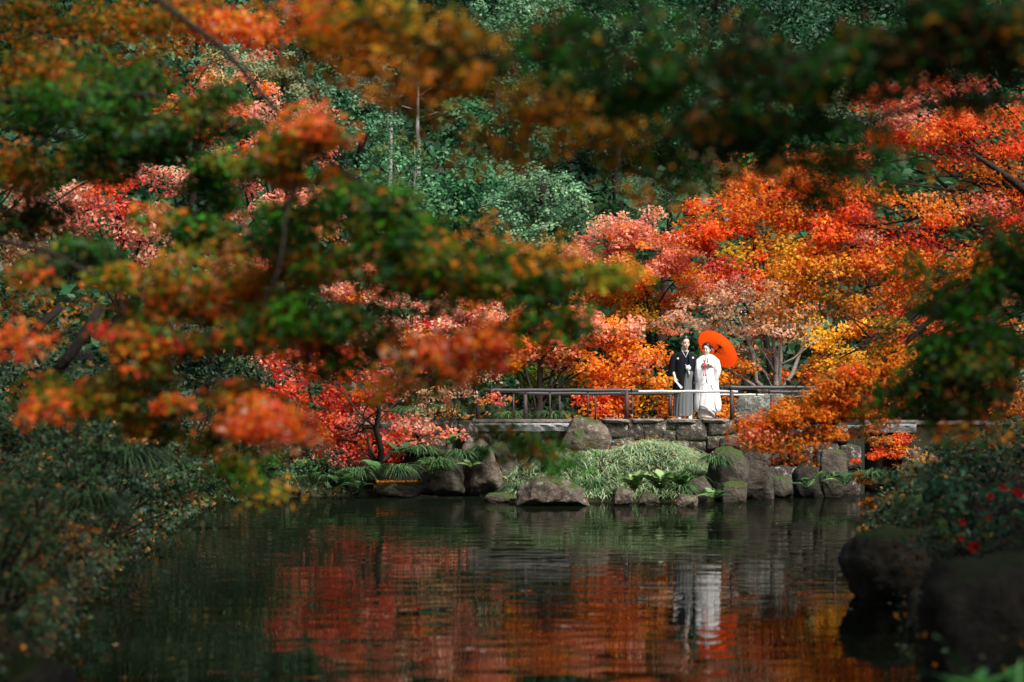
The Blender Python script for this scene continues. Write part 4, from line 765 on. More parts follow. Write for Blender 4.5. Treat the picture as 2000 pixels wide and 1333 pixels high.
shrub('dark mounded bush on the upper left bank', 21, [(60, 860, 80, 45, p_dk), (160, 860, 80, 40, p_dk), (100, 920, 80, 40, p_dk), (230, 870, 60, 35, p_dk), (180, 930, 60, 30, p_dk)], 0.06, 3.3, 0.18, shape='tri5')
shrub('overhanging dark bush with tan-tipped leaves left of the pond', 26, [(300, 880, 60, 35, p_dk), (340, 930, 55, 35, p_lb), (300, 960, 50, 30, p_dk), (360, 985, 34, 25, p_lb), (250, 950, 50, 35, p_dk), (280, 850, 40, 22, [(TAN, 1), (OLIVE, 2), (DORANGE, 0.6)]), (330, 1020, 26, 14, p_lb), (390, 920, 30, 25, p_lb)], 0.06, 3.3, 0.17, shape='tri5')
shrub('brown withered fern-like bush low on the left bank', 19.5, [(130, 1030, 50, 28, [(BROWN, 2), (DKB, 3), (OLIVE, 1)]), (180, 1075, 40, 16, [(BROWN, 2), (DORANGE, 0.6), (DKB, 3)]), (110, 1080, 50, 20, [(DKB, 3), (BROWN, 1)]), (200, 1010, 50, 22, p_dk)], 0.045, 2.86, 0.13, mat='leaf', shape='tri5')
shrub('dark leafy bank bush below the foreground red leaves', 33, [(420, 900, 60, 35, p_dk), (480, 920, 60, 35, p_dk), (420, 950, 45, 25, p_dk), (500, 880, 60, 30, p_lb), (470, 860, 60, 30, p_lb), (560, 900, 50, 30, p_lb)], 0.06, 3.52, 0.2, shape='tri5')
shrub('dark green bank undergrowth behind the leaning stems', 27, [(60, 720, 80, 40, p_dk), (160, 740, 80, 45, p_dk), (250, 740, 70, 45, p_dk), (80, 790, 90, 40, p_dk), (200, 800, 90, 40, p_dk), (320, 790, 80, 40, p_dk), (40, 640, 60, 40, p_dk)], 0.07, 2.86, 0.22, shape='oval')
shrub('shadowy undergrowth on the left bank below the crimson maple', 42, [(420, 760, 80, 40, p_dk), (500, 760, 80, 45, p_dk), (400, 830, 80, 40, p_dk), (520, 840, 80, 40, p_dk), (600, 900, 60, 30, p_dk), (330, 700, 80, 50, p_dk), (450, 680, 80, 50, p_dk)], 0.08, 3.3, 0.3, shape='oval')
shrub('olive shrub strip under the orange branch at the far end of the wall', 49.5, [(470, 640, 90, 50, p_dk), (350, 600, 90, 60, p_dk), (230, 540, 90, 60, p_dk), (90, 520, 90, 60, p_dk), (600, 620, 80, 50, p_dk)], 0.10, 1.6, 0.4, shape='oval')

# leafy ground cover of the banks (nobody could count it)
def cover(name, label, x0, x1, y0, y1, dmax, n, size, pal, hgt=0.35):
    x = rng.uniform(x0, x1, n); y = rng.uniform(y0, y1, n); d = pond_sd(x, y); k = (d > -0.15) & (d < dmax) & ((y < 48.3) | (y > 52.4)) & ~((x > -0.8) & (x < 5.2) & (y > 41) & (y < 49)); x, y, d = x[k], y[k], d[k]; n = len(x)
    bump = 0.5 + 0.5 * np.sin(x * 2.3 + 1.3 * np.sin(y * 1.7)) * np.cos(y * 1.9 + np.sin(x * 2.1))
    z = np.maximum(ground_h(x, y), 0.03) + rng.random(n) ** 1.3 * hgt * (0.35 + bump)
    w = np.array([p[1] for p in pal], float); cols = [p[0] for p in pal]
    tag(link(name, leaf_mesh(name, np.stack([x, y, z], 1), np.array([0, -0.4, 0.8]) + rng.normal(size=(n, 3)) * 0.6, (size * rng.uniform(.6, 1.3, n) * np.clip(y / 36, 0.42, 1.7)), colmix(n, cols, w, .3), 'kite', rng), M['evergreen']), label, 'ground cover', kind='stuff')
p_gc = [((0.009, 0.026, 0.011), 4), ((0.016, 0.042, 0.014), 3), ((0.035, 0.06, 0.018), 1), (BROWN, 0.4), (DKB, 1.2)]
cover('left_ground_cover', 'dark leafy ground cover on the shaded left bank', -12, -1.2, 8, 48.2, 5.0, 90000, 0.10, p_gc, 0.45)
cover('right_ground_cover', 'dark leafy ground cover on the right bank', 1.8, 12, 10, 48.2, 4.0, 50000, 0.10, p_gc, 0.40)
cover('hillside_undergrowth', 'dense dark undergrowth carpeting the wooded hillside', -24, 24, 60, 100, 200, 56000, 0.24, [((0.012, 0.05, 0.018), 3), ((0.02, 0.075, 0.028), 2), ((0.04, 0.11, 0.045), 1)], 1.6)
cover('grove_ground_cover', 'dark green ground cover behind the path', -16, 18, 52.4, 64, 60, 40000, 0.13, p_gc, 0.9)
# leaf litter that nobody could count
n = 2600; x = rng.uniform(-7, 8, n); y = rng.uniform(42, 52, n); d = pond_sd(x, y); k = d > 0.05; x, y = x[k], y[k]; n = len(x)
P = np.stack([x, y, ground_h(x, y) + 0.10 + 0.1 * rng.random(n)], 1)
tag(link('fallen_leaves', leaf_mesh('fallen_leaves', P, np.array([0, -0.2, 1.0]) + rng.normal(size=(n, 3)) * 0.3, rng.uniform(0.04, 0.08, n), colmix(n, [DORANGE, TAN, SALMON, BROWN], [3, 2, 1, 2]), 'tri5', rng), M['leaf']), 'scattered orange and tan fallen leaves on banks and mound', 'fallen leaves', kind='stuff')
a, b = at(735, 944, 46.6), at(828, 944, 46.6); n = 260
P = np.stack([rng.uniform(a.x, b.x, n), rng.uniform(46.5, 47.2, n), a.z + 0.01 + 0.03 * rng.random(n)], 1)
tag(link('ledge_leaves', leaf_mesh('ledge_leaves', P, np.array([0, -0.4, 1.0]) + rng.normal(size=(n, 3)) * 0.4, rng.uniform(0.04, 0.08, n), colmix(n, [DORANGE, ORANGE, BROWN], [3, 2, 1]), 'tri5', rng), M['leaf']), 'orange fallen leaves covering the ledge stone on the far shore', 'fallen leaves', kind='stuff')
# floating leaves: single ones on the water
sv, sf = SHAPES['star']; fm = MB(); fm.add([Vector(v) for v in sv], sf); FL = []
for i, c in enumerate([TAN, (0.62, 0.52, 0.42), DORANGE, (0.5, 0.3, 0.22)]):
    me = fm.mesh('floating_leaf'); me.materials.append(plain('wet_leaf_' + str(i), c, 0.4, 0.5)); FL.append(me)
fl = [(715, 1200, 0), (755, 1209, 1), (918, 1271, 1), (941, 1275, 1), (1034, 1157, 2), (1021, 1158, 1), (1103, 1227, 0), (1112, 1228, 3), (1156, 1203, 1), (1125, 1139, 1), (1290, 1181, 3), (1565, 1249, 0), (1263, 994, 1), (1350, 1006, 1), (1445, 992, 1), (1505, 991, 1), (1388, 1037, 1), (1410, 1058, 1), (1660, 1193, 1), (1738, 1181, 1), (1755, 1264, 1), (1518, 1024, 0), (335, 1291, 2), (215, 1220, 2), (160, 1156, 2), (225, 1263, 3), (885, 1308, 3), (700, 1234, 2), (1640, 1140, 1), (1290, 1100, 1), (1200, 1130, 0), (1080, 1095, 3)]
cw = ['tan', 'pale', 'orange', 'pinkish']; zc = {}
for i, (px, py, k) in enumerate(sorted(fl)):
    D = F * H / (py - HY); o = bpy.data.objects.new('floating_leaf', FL[k]); C.objects.link(o); o.location = ((px - 1000) / F * D, D, 0.014)
    s = random.uniform(0.05, 0.085); o.scale = (s, s, s * 0.4); o.rotation_euler = (random.uniform(-.1, .1), random.uniform(-.1, .1), random.uniform(0, 6.28))
    zone = 'off the left bank' if px < 400 else 'off the grassy mound' if py < 1070 else 'near the right shore' if px > 1480 else 'left of the middle' if px < 1000 else 'beside the white reflection'
    zc[(zone, k)] = zc.get((zone, k), 0) + 1
    tag(o, f'{cw[k]} leaf floating {zone}, {ords[zc[(zone, k)] - 1]} such from the left', 'leaf', 'leaves floating on the pond')

# small things at the edges
root = empty('stepladder', at(1994, 812, 56)); tag(root, 'white stepladder at the far right edge of the picture', 'ladder')
for dx0, dx1, dy in ((-3, 1, 0), (10, 6, 0), (-3, 1, .5), (10, 6, .5)):
    m = MB(); m.tube([at(1990 + dx0, 814, 56 + dy), at(1990 + dx1, 786, 56 + dy * .2)], .02, 6); m.build('rail', M['bamboo'], root)
for i in range(4):
    t = .15 + .22 * i; m = MB(); m.tube([at(1987 + 4 * t, 814 - 28 * t, 56), at(2000 - 4 * t, 814 - 28 * t, 56)], .018, 6); m.build('rung', M['bamboo'], root)
root = empty('checked_screen', at(155, 735, 25)); tag(root, 'small black and white checked screen half hidden on the left bank', 'screen')
m = MB(); m.box((0, 0, 0), (.22, .02, .09), org=at(140, 702, 25)); m.build('backing', M['tie'], root)
for i in range(6):
    m = MB(); p = at(140, 702, 24.99) + Vector((.012 + i * .038, 0, 0)); m.box((0, -.012, 0), (.006, 0, .09), org=p); m.build('upright_strip', M['rail'], root)
    m = MB(); p = at(140, 702, 24.97) + Vector((0, 0, .008 + i * .014)); m.box((0, -.012, 0), (.22, 0, .004), org=p); m.build('cross_strip', M['rail'], root)

# ------------------------------------------------------------------ foreground maples (out of focus), leaves near the lens are parts
sv, sf = SHAPES['star']; fm = MB(); fm.add([Vector(v) for v in sv], sf); LEAF = fm.mesh('leaf'); LEAF.materials.append(M['leaf_obj'])
def fore_tree(label, base, top, tr, branches, pads, canopy, name='maple_tree', nobj=280, size=0.056, cov=5.2, seed=3, kd=1.9):
    sc_ = lambda p: Vector((p[0] * kd, p[1] * kd, H + (p[2] - H) * kd))
    base = (base[0] * kd, base[1] * kd, gz(base[0] * kd, base[1] * kd)); top = sc_(top)
    r = np.random.default_rng(seed); rr = random.Random(seed)
    root = empty(name, base); tag(root, label, 'tree', 'foreground maples framing the view')
    tb = MB(); tb.tube(curve_pts(base, top, 8, 0, 0.02, rr), [tr * (1.3 - 0.08 * i) for i in range(9)], 9); tb.build('trunk', M['bark'], root, smooth=True)
    bl = []
    for pts, r0, r1 in branches:
        w = [at(p[0], p[1], p[2] * kd) if abs(p[0]) > 20 else sc_(p) for p in pts]; k = len(w)
        q = []
        for i in range(k - 1):
            for s in range(4):
                t = s / 4; v = w[i].lerp(w[i+1], t); q.append(v + Vector((rr.uniform(-1, 1), rr.uniform(-1, 1), rr.uniform(-1, 1))) * 0.006)
        q.append(w[-1]); m = len(q)
        mb = MB(); mb.tube(q, [0.95 * (r0 + (r1 - r0) * i / (m - 1)) for i in range(m)], 7); mb.build('branch', M['bark'], root, smooth=True); bl += q
    A = [[], [], [], []]; tw = MB()
    for (px, py, rx, ry, pal, D, *cv) in pads:
        D *= kd; rx *= 1.18; ry *= 1.22; c = at(px, py, D); m = D / F; cvv = (cv[0] if cv else 1.0) * cov
        n = max(6, int(cvv * math.pi * rx * ry * m * m / (size * size * 0.36)))
        P, Nn, S, Cc, cc = gen_pad(c, rx * m, max(0.12, rx * m * 0.9), ry * m, n, 0.19, size, pal, r, flat=0.5, shell=0.15, updir=(0, -0.35, 0.75), jit=0.55, mixp=0.55, vj=0.28)
        for k, v in enumerate((P, Nn, S, Cc)): A[k].append(v)
        near = min(bl, key=lambda b: (b - c).length)
        if (near - c).length < 1.8: tw.tube(curve_pts(near, c, 4, -0.03, 0.05, rr), [.006, .005, .004, .003, .002], 4, cap=False)
        for q in rr.sample(range(len(cc)), min(5, len(cc))): tw.tube(curve_pts(c, Vector(cc[q]), 3, 0.0, 0.06, rr), [.003, .0025, .002, .001], 4, cap=False)
    tag(tw.build('twig', M['bark'], root), kind='stuff')
    P, Nn, S, Cc = [np.concatenate(a) for a in A]; n = len(P)
    pick = r.permutation(n); nobj = min(nobj, int(n * 0.75)); first, rest = pick[:nobj], pick[nobj:]
    T, B, Z = leaf_frames(P, Nn, S, r)
    bl_ = np.array(base)
    for i in first:
        o = bpy.data.objects.new('leaf', LEAF); C.objects.link(o); o.parent = root
        t, b, z = T[i], B[i], Z[i]; p = P[i] - bl_
        o.matrix_local = Matrix(((t[0], b[0], z[0], p[0]), (t[1], b[1], z[1], p[1]), (t[2], b[2], z[2], p[2]), (0, 0, 0, 1)))
        o.color = (*[float(c) for c in Cc[i]], 1)
    Q = [P[rest], Nn[rest], S[rest], Cc[rest]]
    fo = link('foliage', leaf_mesh('foliage', *Q, 'tri5', r), M['leaf'], root); fo['kind'] = 'stuff'
    (x0, x1, y0, y1, z0, z1, cvc, pal) = canopy; cvc *= 1.25     # unseen leaf layer, added above the frame to shade the near branches
    ls = 0.15; n = int(cvc * (x1 - x0) * (y1 - y0) / (ls * ls * 0.33)); K = int((x1 - x0) * (y1 - y0) * 1.6)
    cc = np.stack([r.uniform(x0, x1, K), r.uniform(y0, y1, K), r.uniform(z0, z1, K)], 1); i = r.choice(K, n)
    P = cc[i] + r.normal(size=(n, 3)) * np.array([.42, .42, .16]); cl = np.array([p[0] for p in pal])
    up = link('unseen_shade_crown', leaf_mesh('unseen_shade_crown', P, np.array([0, 0, 1.0]) + r.normal(size=(n, 3)) * 0.35, ls * r.uniform(.7, 1.2, n), cl[r.choice(len(cl), n)] * np.exp(r.normal(size=(n, 1)) * .2), 'kite', r), M['leaf'], root)
    ub = MB(); t = Vector(top)
    for q in rr.sample(range(K), min(40, K)): ub.tube(curve_pts(t - Vector((0, 0, rr.uniform(0, 1.5))), Vector(cc[q]), 5, 0.06, 0.03, rr), [.05, .04, .03, .022, .014, .006], 5, cap=False)
    ub.build('upper_limbs', M['bark'], root, smooth=True)
    return root
f_dg = [(DARKG, 3), (GREEN, 4), (DKB, 1), (OLIVE, 0.8)]
f_g = [(GREEN, 4), (BGREEN, 2), (OLIVE, 1.5), (DARKG, 1.2), (BROWN, 0.6), (DORANGE, 0.5)]
f_ob = [(OLIVE, 3), (BROWN, 1.4), (GREEN, 2.2), (DORANGE, 1.8), (ORANGE, 0.9), (REDO, 0.6)]
f_o = [(ORANGE, 2), (AMBER, 4), (OLIVE, 1.5), (BROWN, 1)]
f_or = [(REDO, 2.6), (ORANGE, 1.6), (BROWN, 1.5), (OLIVE, 2), (RED, 1), (GREEN, 2.2), (DARKG, 1)]
f_hot = [((0.85, 0.13, 0.015), 4), ((0.85, 0.24, 0.018), 3), (PINK, 0.8), (RED, 0.8)]  # brightened oranges: the sunlight on these sprays is in the leaf colour
f_dk = [(DKB, 2), (DARKG, 3.5), (GREEN, 2.5), (BROWN, 1), (AMBER, 0.5)]
f_oo = [(AMBER, 3), (GOLD, 1.2), (OLIVE, 3.5), (GREEN, 1), (BROWN, 1)]
f_yg = [(YGREEN, 3), (OLIVE, 1), (GOLD, 2), (BGREEN, 1)]
fore_tree('near maple with green to red leaves filling the left side', (-3.0, 7.0, gz(-3.0, 7.0)), (-2.7, 6.8, 5.6), 0.16,
    [([(-2.8, 6.8, 3.6), (-60, 200, 7), (120, 190, 7), (290, 186, 7), (420, 215, 7)], .03, .008), ([(-2.8, 6.8, 3.0), (-60, 232, 7.2), (110, 268, 7.2), (240, 310, 7.2), (330, 318, 7.2), (420, 328, 7.2), (560, 360, 7.2)], .022, .006), ([(-2.8, 6.8, 2.4), (-40, 462, 6.6), (90, 490, 6.6), (220, 560, 6.6), (310, 600, 6.6), (480, 640, 6.6), (640, 680, 6.6)], .022, .005),
     ([(-2.7, 6.8, 4.6), (200, -80, 6.2), (430, 90, 6.2), (600, 280, 6.2), (760, 400, 6.2), (900, 480, 6.2), (1020, 560, 6.2), (1110, 640, 6.2)], .022, .004), ([(600, 280, 6.2), (560, 420, 6.1), (545, 520, 6.0), (500, 640, 6.0)], .012, .006), ([(240, 310, 7.2), (280, 330, 7.0), (420, 420, 7.0), (560, 480, 7.0)], .01, .003), ([(220, 560, 6.6), (260, 680, 6.6), (400, 760, 6.6), (560, 830, 6.6)], .01, .003), ([(760, 400, 6.2), (790, 560, 6.2), (740, 690, 6.2), (860, 690, 6.2)], .009, .003), ([(760, 720, 6.4), (850, 810, 6.4), (980, 850, 6.4), (1060, 900, 6.4)], .006, .003)],
    [(120, 30, 150, 60, f_ob, 9, .5), (330, 40, 120, 60, f_ob, 8, .6), (460, 40, 90, 45, f_hot, 8, .8), (130, 130, 150, 45, f_ob, 7.5, .7), (250, 150, 110, 45, f_dg, 7.2, 1), (120, 200, 140, 45, f_dg, 7), (300, 230, 140, 60, f_dg, 7), (420, 220, 90, 45, f_dg, 7), (560, 250, 90, 50, f_ob, 6.2), (620, 320, 80, 60, f_ob, 6.2, 1), (520, 330, 90, 50, f_g, 6.6), (100, 330, 130, 50, f_ob, 7.2, .8), (70, 420, 90, 50, f_dg, 7.2, .8), (260, 310, 130, 45, f_dg, 7.2),
     (420, 360, 120, 45, f_g, 7), (340, 430, 80, 40, f_g, 7, .8), (470, 450, 120, 50, f_g, 7), (620, 440, 110, 60, f_g, 6.4), (740, 430, 90, 60, f_g, 6.2), (720, 510, 110, 50, f_g, 6.2), (830, 490, 80, 50, f_g, 6.2), (560, 530, 120, 50, f_ob, 6.4), (400, 520, 120, 45, f_ob, 6.6), (120, 500, 110, 40, f_dg, 6.8), (250, 560, 110, 45, f_ob, 6.6), (60, 525, 50, 25, f_or, 6.4, .8), (420, 600, 120, 45, f_ob, 6.6), (560, 610, 110, 45, f_ob, 6.4), (680, 590, 90, 55, f_g, 6.2), (760, 560, 70, 45, f_g, 6.2, .8),
     (60, 660, 90, 16, f_hot, 6.2, .9), (260, 640, 80, 40, f_or, 6.4, .7), (330, 680, 90, 45, f_or, 6.4, .9), (480, 680, 120, 35, f_or, 6.4), (600, 680, 80, 40, f_or, 6.3, .8), (280, 760, 90, 40, f_ob, 6.5), (120, 770, 120, 45, f_ob, 6.6, .9), (400, 770, 100, 40, f_or, 6.4), (500, 800, 90, 40, f_hot, 6.2), (580, 830, 60, 40, f_hot, 6.2), (90, 800, 50, 30, f_or, 6.4, .6), (330, 830, 100, 35, f_ob, 6.5, .7), (440, 850, 70, 30, f_ob, 6.5, .6),
     (680, 700, 40, 60, f_g, 6.3, .6), (740, 680, 30, 35, f_o, 6.2, .9), (830, 670, 60, 25, f_hot, 6.0, 1.2), (920, 655, 70, 24, f_hot, 6.0, 1.2), (970, 690, 45, 24, f_hot, 6.0, 1.1), (830, 725, 60, 28, f_or, 6.0, 1.1), (900, 710, 45, 24, f_hot, 6.0, 1), (770, 740, 40, 28, f_o, 6.1, .8), (850, 580, 60, 40, f_g, 6.2, .7),
     (680, 380, 60, 40, f_g, 6.2, .9), (780, 460, 70, 40, f_g, 6.1, 1), (860, 510, 70, 36, f_g, 6, 1), (930, 545, 60, 34, f_g, 6, 1), (1000, 570, 50, 32, f_g, 6, 1.1), (1050, 605, 40, 34, f_g, 6, 1.1), (1085, 640, 30, 30, f_g, 6, 1.2), (1190, 548, 40, 16, f_yg, 6, .8), (460, 900, 70, 30, f_g, 7, .6), (500, 945, 40, 25, f_yg, 7, .7), (420, 880, 50, 30, f_ob, 7, .6), (940, 500, 70, 36, f_g, 6, 1), (1010, 520, 60, 34, f_g, 6), (970, 470, 28, 20, f_o, 6, 1), (1080, 500, 50, 28, f_o, 6, .8), (1150, 530, 60, 22, f_yg, 6, .9), (1060, 575, 45, 34, f_dg, 6, 1), (1100, 630, 32, 36, f_g, 6, 1.1), (900, 540, 60, 36, f_ob, 6, .8),
     (960, 830, 26, 18, f_g, 6.3, 1), (1000, 855, 36, 24, f_g, 6.3, 1.1), (1045, 885, 40, 26, f_g, 6.3, 1.1), (1075, 905, 24, 18, [(BGREEN, 2), (GREEN, 1)], 6.3, 1)],
    (-10, -0.2, -6.0, 21, 6.2, 8.4, 0.62, f_g), seed=3)
fore_tree('near maple with dark olive and amber leaves across the top right', (3.3, 4.6, gz(3.3, 4.6)), (3.1, 4.6, 4.8), 0.15,
    [([(3.1, 4.6, 3.2), (2200, 60, 4.6), (1900, 90, 4.6), (1650, 110, 4.6), (1400, 130, 4.7), (1150, 130, 4.8), (900, 110, 4.9), (700, 40, 5)], .03, .005), ([(3.1, 4.6, 3.0), (2150, 190, 4.6), (1850, 200, 4.6), (1640, 240, 4.6), (1600, 330, 4.6)], .024, .008), ([(1400, 130, 4.7), (1250, 220, 4.8), (1050, 230, 4.9), (920, 260, 5)], .012, .003), ([(1640, 240, 4.6), (1500, 260, 4.7), (1330, 300, 4.8)], .012, .004)],
    [(640, 40, 90, 45, f_hot, 5.4, .8), (600, 80, 60, 45, f_o, 5.4, .8), (720, 90, 90, 40, f_o, 5.2), (760, 30, 100, 45, f_oo, 5.2), (850, 70, 110, 50, f_oo, 5), (700, 140, 50, 26, f_hot, 5.4, .7), (860, 150, 100, 45, f_o, 5, 1), (960, 140, 90, 50, f_oo, 5), (860, 220, 70, 30, f_oo, 5, .7), (920, 270, 80, 22, f_o, 5, .8), (1000, 200, 80, 40, f_oo, 5, .8), (1090, 200, 90, 45, f_oo, 5, 1), (1140, 220, 60, 40, f_o, 5, 1), (1010, 280, 60, 22, f_o, 5, .6), (1130, 100, 110, 55, f_dg, 4.8, 1), (1070, 60, 80, 45, f_dk, 4.8, .8), (1230, 60, 110, 55, f_dg, 4.7, .8), (1250, 170, 110, 55, f_dg, 4.7, 1), (1220, 250, 80, 40, f_oo, 4.8, .7), (1350, 120, 120, 60, f_dk, 4.6, .9), (1330, 230, 110, 50, f_dg, 4.7, 1.1), (1300, 310, 90, 35, f_dg, 4.8, .9), (1450, 200, 100, 60, f_ob, 4.6, 1), (1430, 290, 80, 40, f_dg, 4.7, .9),
     (1500, 60, 130, 60, f_dk, 4.4, 1.1), (1660, 60, 140, 65, f_dk, 4.3, 1.2), (1820, 50, 150, 65, f_dk, 4.2, 1.3), (1950, 60, 110, 70, f_dk, 4.2, 1.4), (1560, 160, 110, 55, f_dg, 4.5, 1), (1680, 140, 120, 45, f_dk, 4.4, 1), (1820, 130, 100, 35, f_dk, 4.3, 1), (1950, 160, 90, 60, f_dk, 4.3, 1.2), (1580, 250, 80, 50, f_dg, 4.6, .9), (1640, 310, 70, 50, f_dg, 4.6, 1), (1600, 370, 40, 40, f_dg, 4.6, 1.1), (1710, 250, 40, 30, f_dg, 4.7, .4), (1900, 170, 60, 22, f_dg, 4.5, .5), (1500, 320, 60, 40, f_ob, 4.8, .6), (1740, 360, 50, 30, f_g, 5.5, .3), (1780, 310, 40, 25, f_g, 5.5, .3), (1350, 345, 40, 16, [(PINK, 1), (TAN, 2), (OLIVE, 1)], 5, .7), (1250, 380, 50, 25, f_o, 5, .4)],
    (0.6, 9.5, -7.0, 18, 5.8, 7.8, 0.75, f_dg), seed=5, cov=4.0)
fore_tree('near maple bough of dark green leaves at the right edge', (3.6, 8.8, gz(3.6, 8.8)), (3.4, 8.8, 4.2), 0.12,
    [([(3.4, 8.8, 2.9), (2120, 480, 8.5), (2000, 520, 8.5), (1900, 600, 8.5), (1840, 690, 8.5), (1780, 750, 8.5)], .022, .004), ([(3.4, 8.8, 2.5), (2100, 640, 8.4), (1980, 680, 8.4), (1900, 740, 8.4), (1880, 790, 8.4)], .016, .004)],
    [(1960, 470, 60, 40, f_dg, 8.5, 1.1), (1930, 540, 80, 50, f_g, 8.5, 1.2), (1990, 560, 50, 60, f_dg, 8.5, 1.2), (1860, 600, 70, 45, f_dg, 8.5, 1), (1930, 640, 80, 50, f_g, 8.5, 1.3), (1820, 690, 60, 40, f_g, 8.5, 1.1), (1900, 710, 80, 45, f_dg, 8.4, 1.4), (1970, 700, 50, 50, f_dg, 8.4, 1), (1790, 750, 50, 32, f_g, 8.5, 1.2), (1860, 770, 60, 35, f_dg, 8.4, 1.3), (1940, 770, 40, 30, f_dk, 8.4, .8), (1730, 790, 35, 22, f_g, 8.6, .8), (1810, 520, 45, 40, f_g, 8.8, .6), (1840, 820, 40, 20, f_or, 8.4, .8), (1900, 850, 50, 20, f_ob, 8.4, .6)],
    (3.4, 9.5, 9.0, 20.0, 5.8, 7.6, 1.0, f_dg), seed=9, nobj=280, kd=1.45)
# broad-leaved plant in the lower right corner
root = empty('broadleaf_plant', at(1930, 1345, 9.5)); tag(root, 'broad green leaves of a low plant in front of the black boulder', 'plant')
LB = MB(); n_ = 8
for i in range(n_):
    t = i / (n_ - 1); w = 0.16 * math.sin(math.pi * (0.06 + 0.94 * t) ** 0.8) * (1 if i < n_ - 1 else 0); LB.v += [(-w, t - .0, -0.35 * t * t + .03), (0, t, -0.35 * t * t), (w, t, -0.35 * t * t + .03)]
for i in range(n_ - 1): LB.f += [(3*i, 3*i+1, 3*i+4, 3*i+3), (3*i+1, 3*i+2, 3*i+5, 3*i+4)]
lbm = LB.mesh('leaf'); lbm.materials.append(plain('broad_leaf', (0.03, 0.14, 0.02), 0.4, 0.4))
for i in range(11):
    o = bpy.data.objects.new('leaf', lbm); C.objects.link(o); o.parent = root; s = random.uniform(.10, .2); o.scale = (s, s, s)
    o.location = (random.uniform(-.12, .14), random.uniform(-.05, .1), random.uniform(-.05, .05)); o.rotation_euler = (random.uniform(.5, 1.3), random.uniform(-.3, .3), random.uniform(0, 6.28))
# ------------------------------------------------------------------ the couple
M['skin'] = plain('skin', (0.72, 0.48, 0.36), 0.5, 0.35)
M['skin_b'] = plain('pale_skin', (0.80, 0.60, 0.50), 0.5, 0.35)
M['hair'] = plain('black_hair', (0.012, 0.010, 0.010), 0.35, 0.5, bump=0.3, bscale=60)
M['haori'] = plain('black_silk', (0.006, 0.008, 0.010), 0.8, 0.15, bump=0.1, bscale=60)
M['white'] = plain('white_cloth', (0.66, 0.66, 0.66), 0.7, 0.2)
M['silk'] = plain('white_silk', (0.74, 0.74, 0.74), 0.55, 0.25, bump=0.25, bscale=9)
M['ivory'] = plain('ivory_silk', (0.52, 0.50, 0.46), 0.6, 0.3, bump=0.25, bscale=18)
M['dark'] = plain('dark_detail', (0.012, 0.010, 0.010), 0.5, 0.3)
M['lip'] = plain('lip', (0.55, 0.10, 0.10), 0.45, 0.4)
M['lip_m'] = plain('pale_lip', (0.45, 0.20, 0.16), 0.5, 0.35)
M['redcord'] = plain('red_cord', (0.65, 0.012, 0.05), 0.6, 0.2)
M['straw'] = plain('sandal', (0.10, 0.07, 0.05), 0.7, 0.2)
def hakamamat():
    m, n, l, b = newmat('striped_hakama')
    tc = n.new('ShaderNodeTexCoord'); w = n.new('ShaderNodeTexWave'); w.bands_direction = 'X'; w.inputs['Scale'].default_value = 12.0; w.inputs['Distortion'].default_value = 0.3
    l.new(tc.outputs['Object'], w.inputs['Vector']); r = n.new('ShaderNodeValToRGB'); e = r.color_ramp.elements
    e[0].position = 0.35; e[0].color = (0.028, 0.031, 0.034, 1); e[1].position = 0.65; e[1].color = (0.20, 0.21, 0.215, 1)
    l.new(w.outputs['Fac'], r.inputs[0]); l.new(r.outputs[0], b.inputs['Base Color']); b.inputs['Roughness'].default_value = 0.7; return m
M['hakama'] = hakamamat()
def papermat():
    m, n, l, b = newmat('oiled_paper'); c = (0.92, 0.06, 0.004, 1)
    b.inputs['Base Color'].default_value = c; b.inputs['Roughness'].default_value = 0.45
    t = n.new('ShaderNodeBsdfTranslucent'); t.inputs['Color'].default_value = (1.0, 0.095, 0.005, 1); mx = n.new('ShaderNodeMixShader'); mx.inputs[0].default_value = 0.75
    l.new(b.outputs[0], mx.inputs[1]); l.new(t.outputs[0], mx.inputs[2]); l.new(mx.outputs[0], n['Material Output'].inputs[0]); return m
M['paper'] = papermat()

def blob_body(name, caps, ells, mat, loc, voxel=0.006):
    bm = bmesh.new()
    def sph(c, s, rot=None, sd=2):
        mt = Matrix.Translation(c) @ (rot or Matrix()) @ Matrix.Diagonal((*s, 1)); bmesh.ops.create_icosphere(bm, subdivisions=sd, radius=1.0, matrix=mt)
    for p0, p1, r0, r1 in caps:
        p0, p1 = Vector(p0), Vector(p1); L = (p1 - p0).length; k = max(2, int(L / (min(r0, r1) * 0.7)))
        k = min(k, 24)
        for i in range(k + 1):
            t = i / k; r = r0 + (r1 - r0) * t; sph(p0.lerp(p1, t), (r, r, r))
    for e in ells: sph(Vector(e[0]), e[1], e[2] if len(e) > 2 else None, 3)
    me = bpy.data.meshes.new(name + '_src'); bm.to_mesh(me); bm.free()
    o = bpy.data.objects.new(name + '_src', me); C.objects.link(o)
    md = o.modifiers.new('r', 'REMESH'); md.mode = 'VOXEL'; md.voxel_size = voxel
    sm = o.modifiers.new('s', 'SMOOTH'); sm.factor = 0.5; sm.iterations = 3
    dg = bpy.context.evaluated_depsgraph_get(); me2 = bpy.data.meshes.new_from_object(o.evaluated_get(dg)); me2.name = name
    bpy.data.objects.remove(o); bpy.data.meshes.remove(me); me2.materials.clear()
    return link(name, me2, mat, None, True, loc)
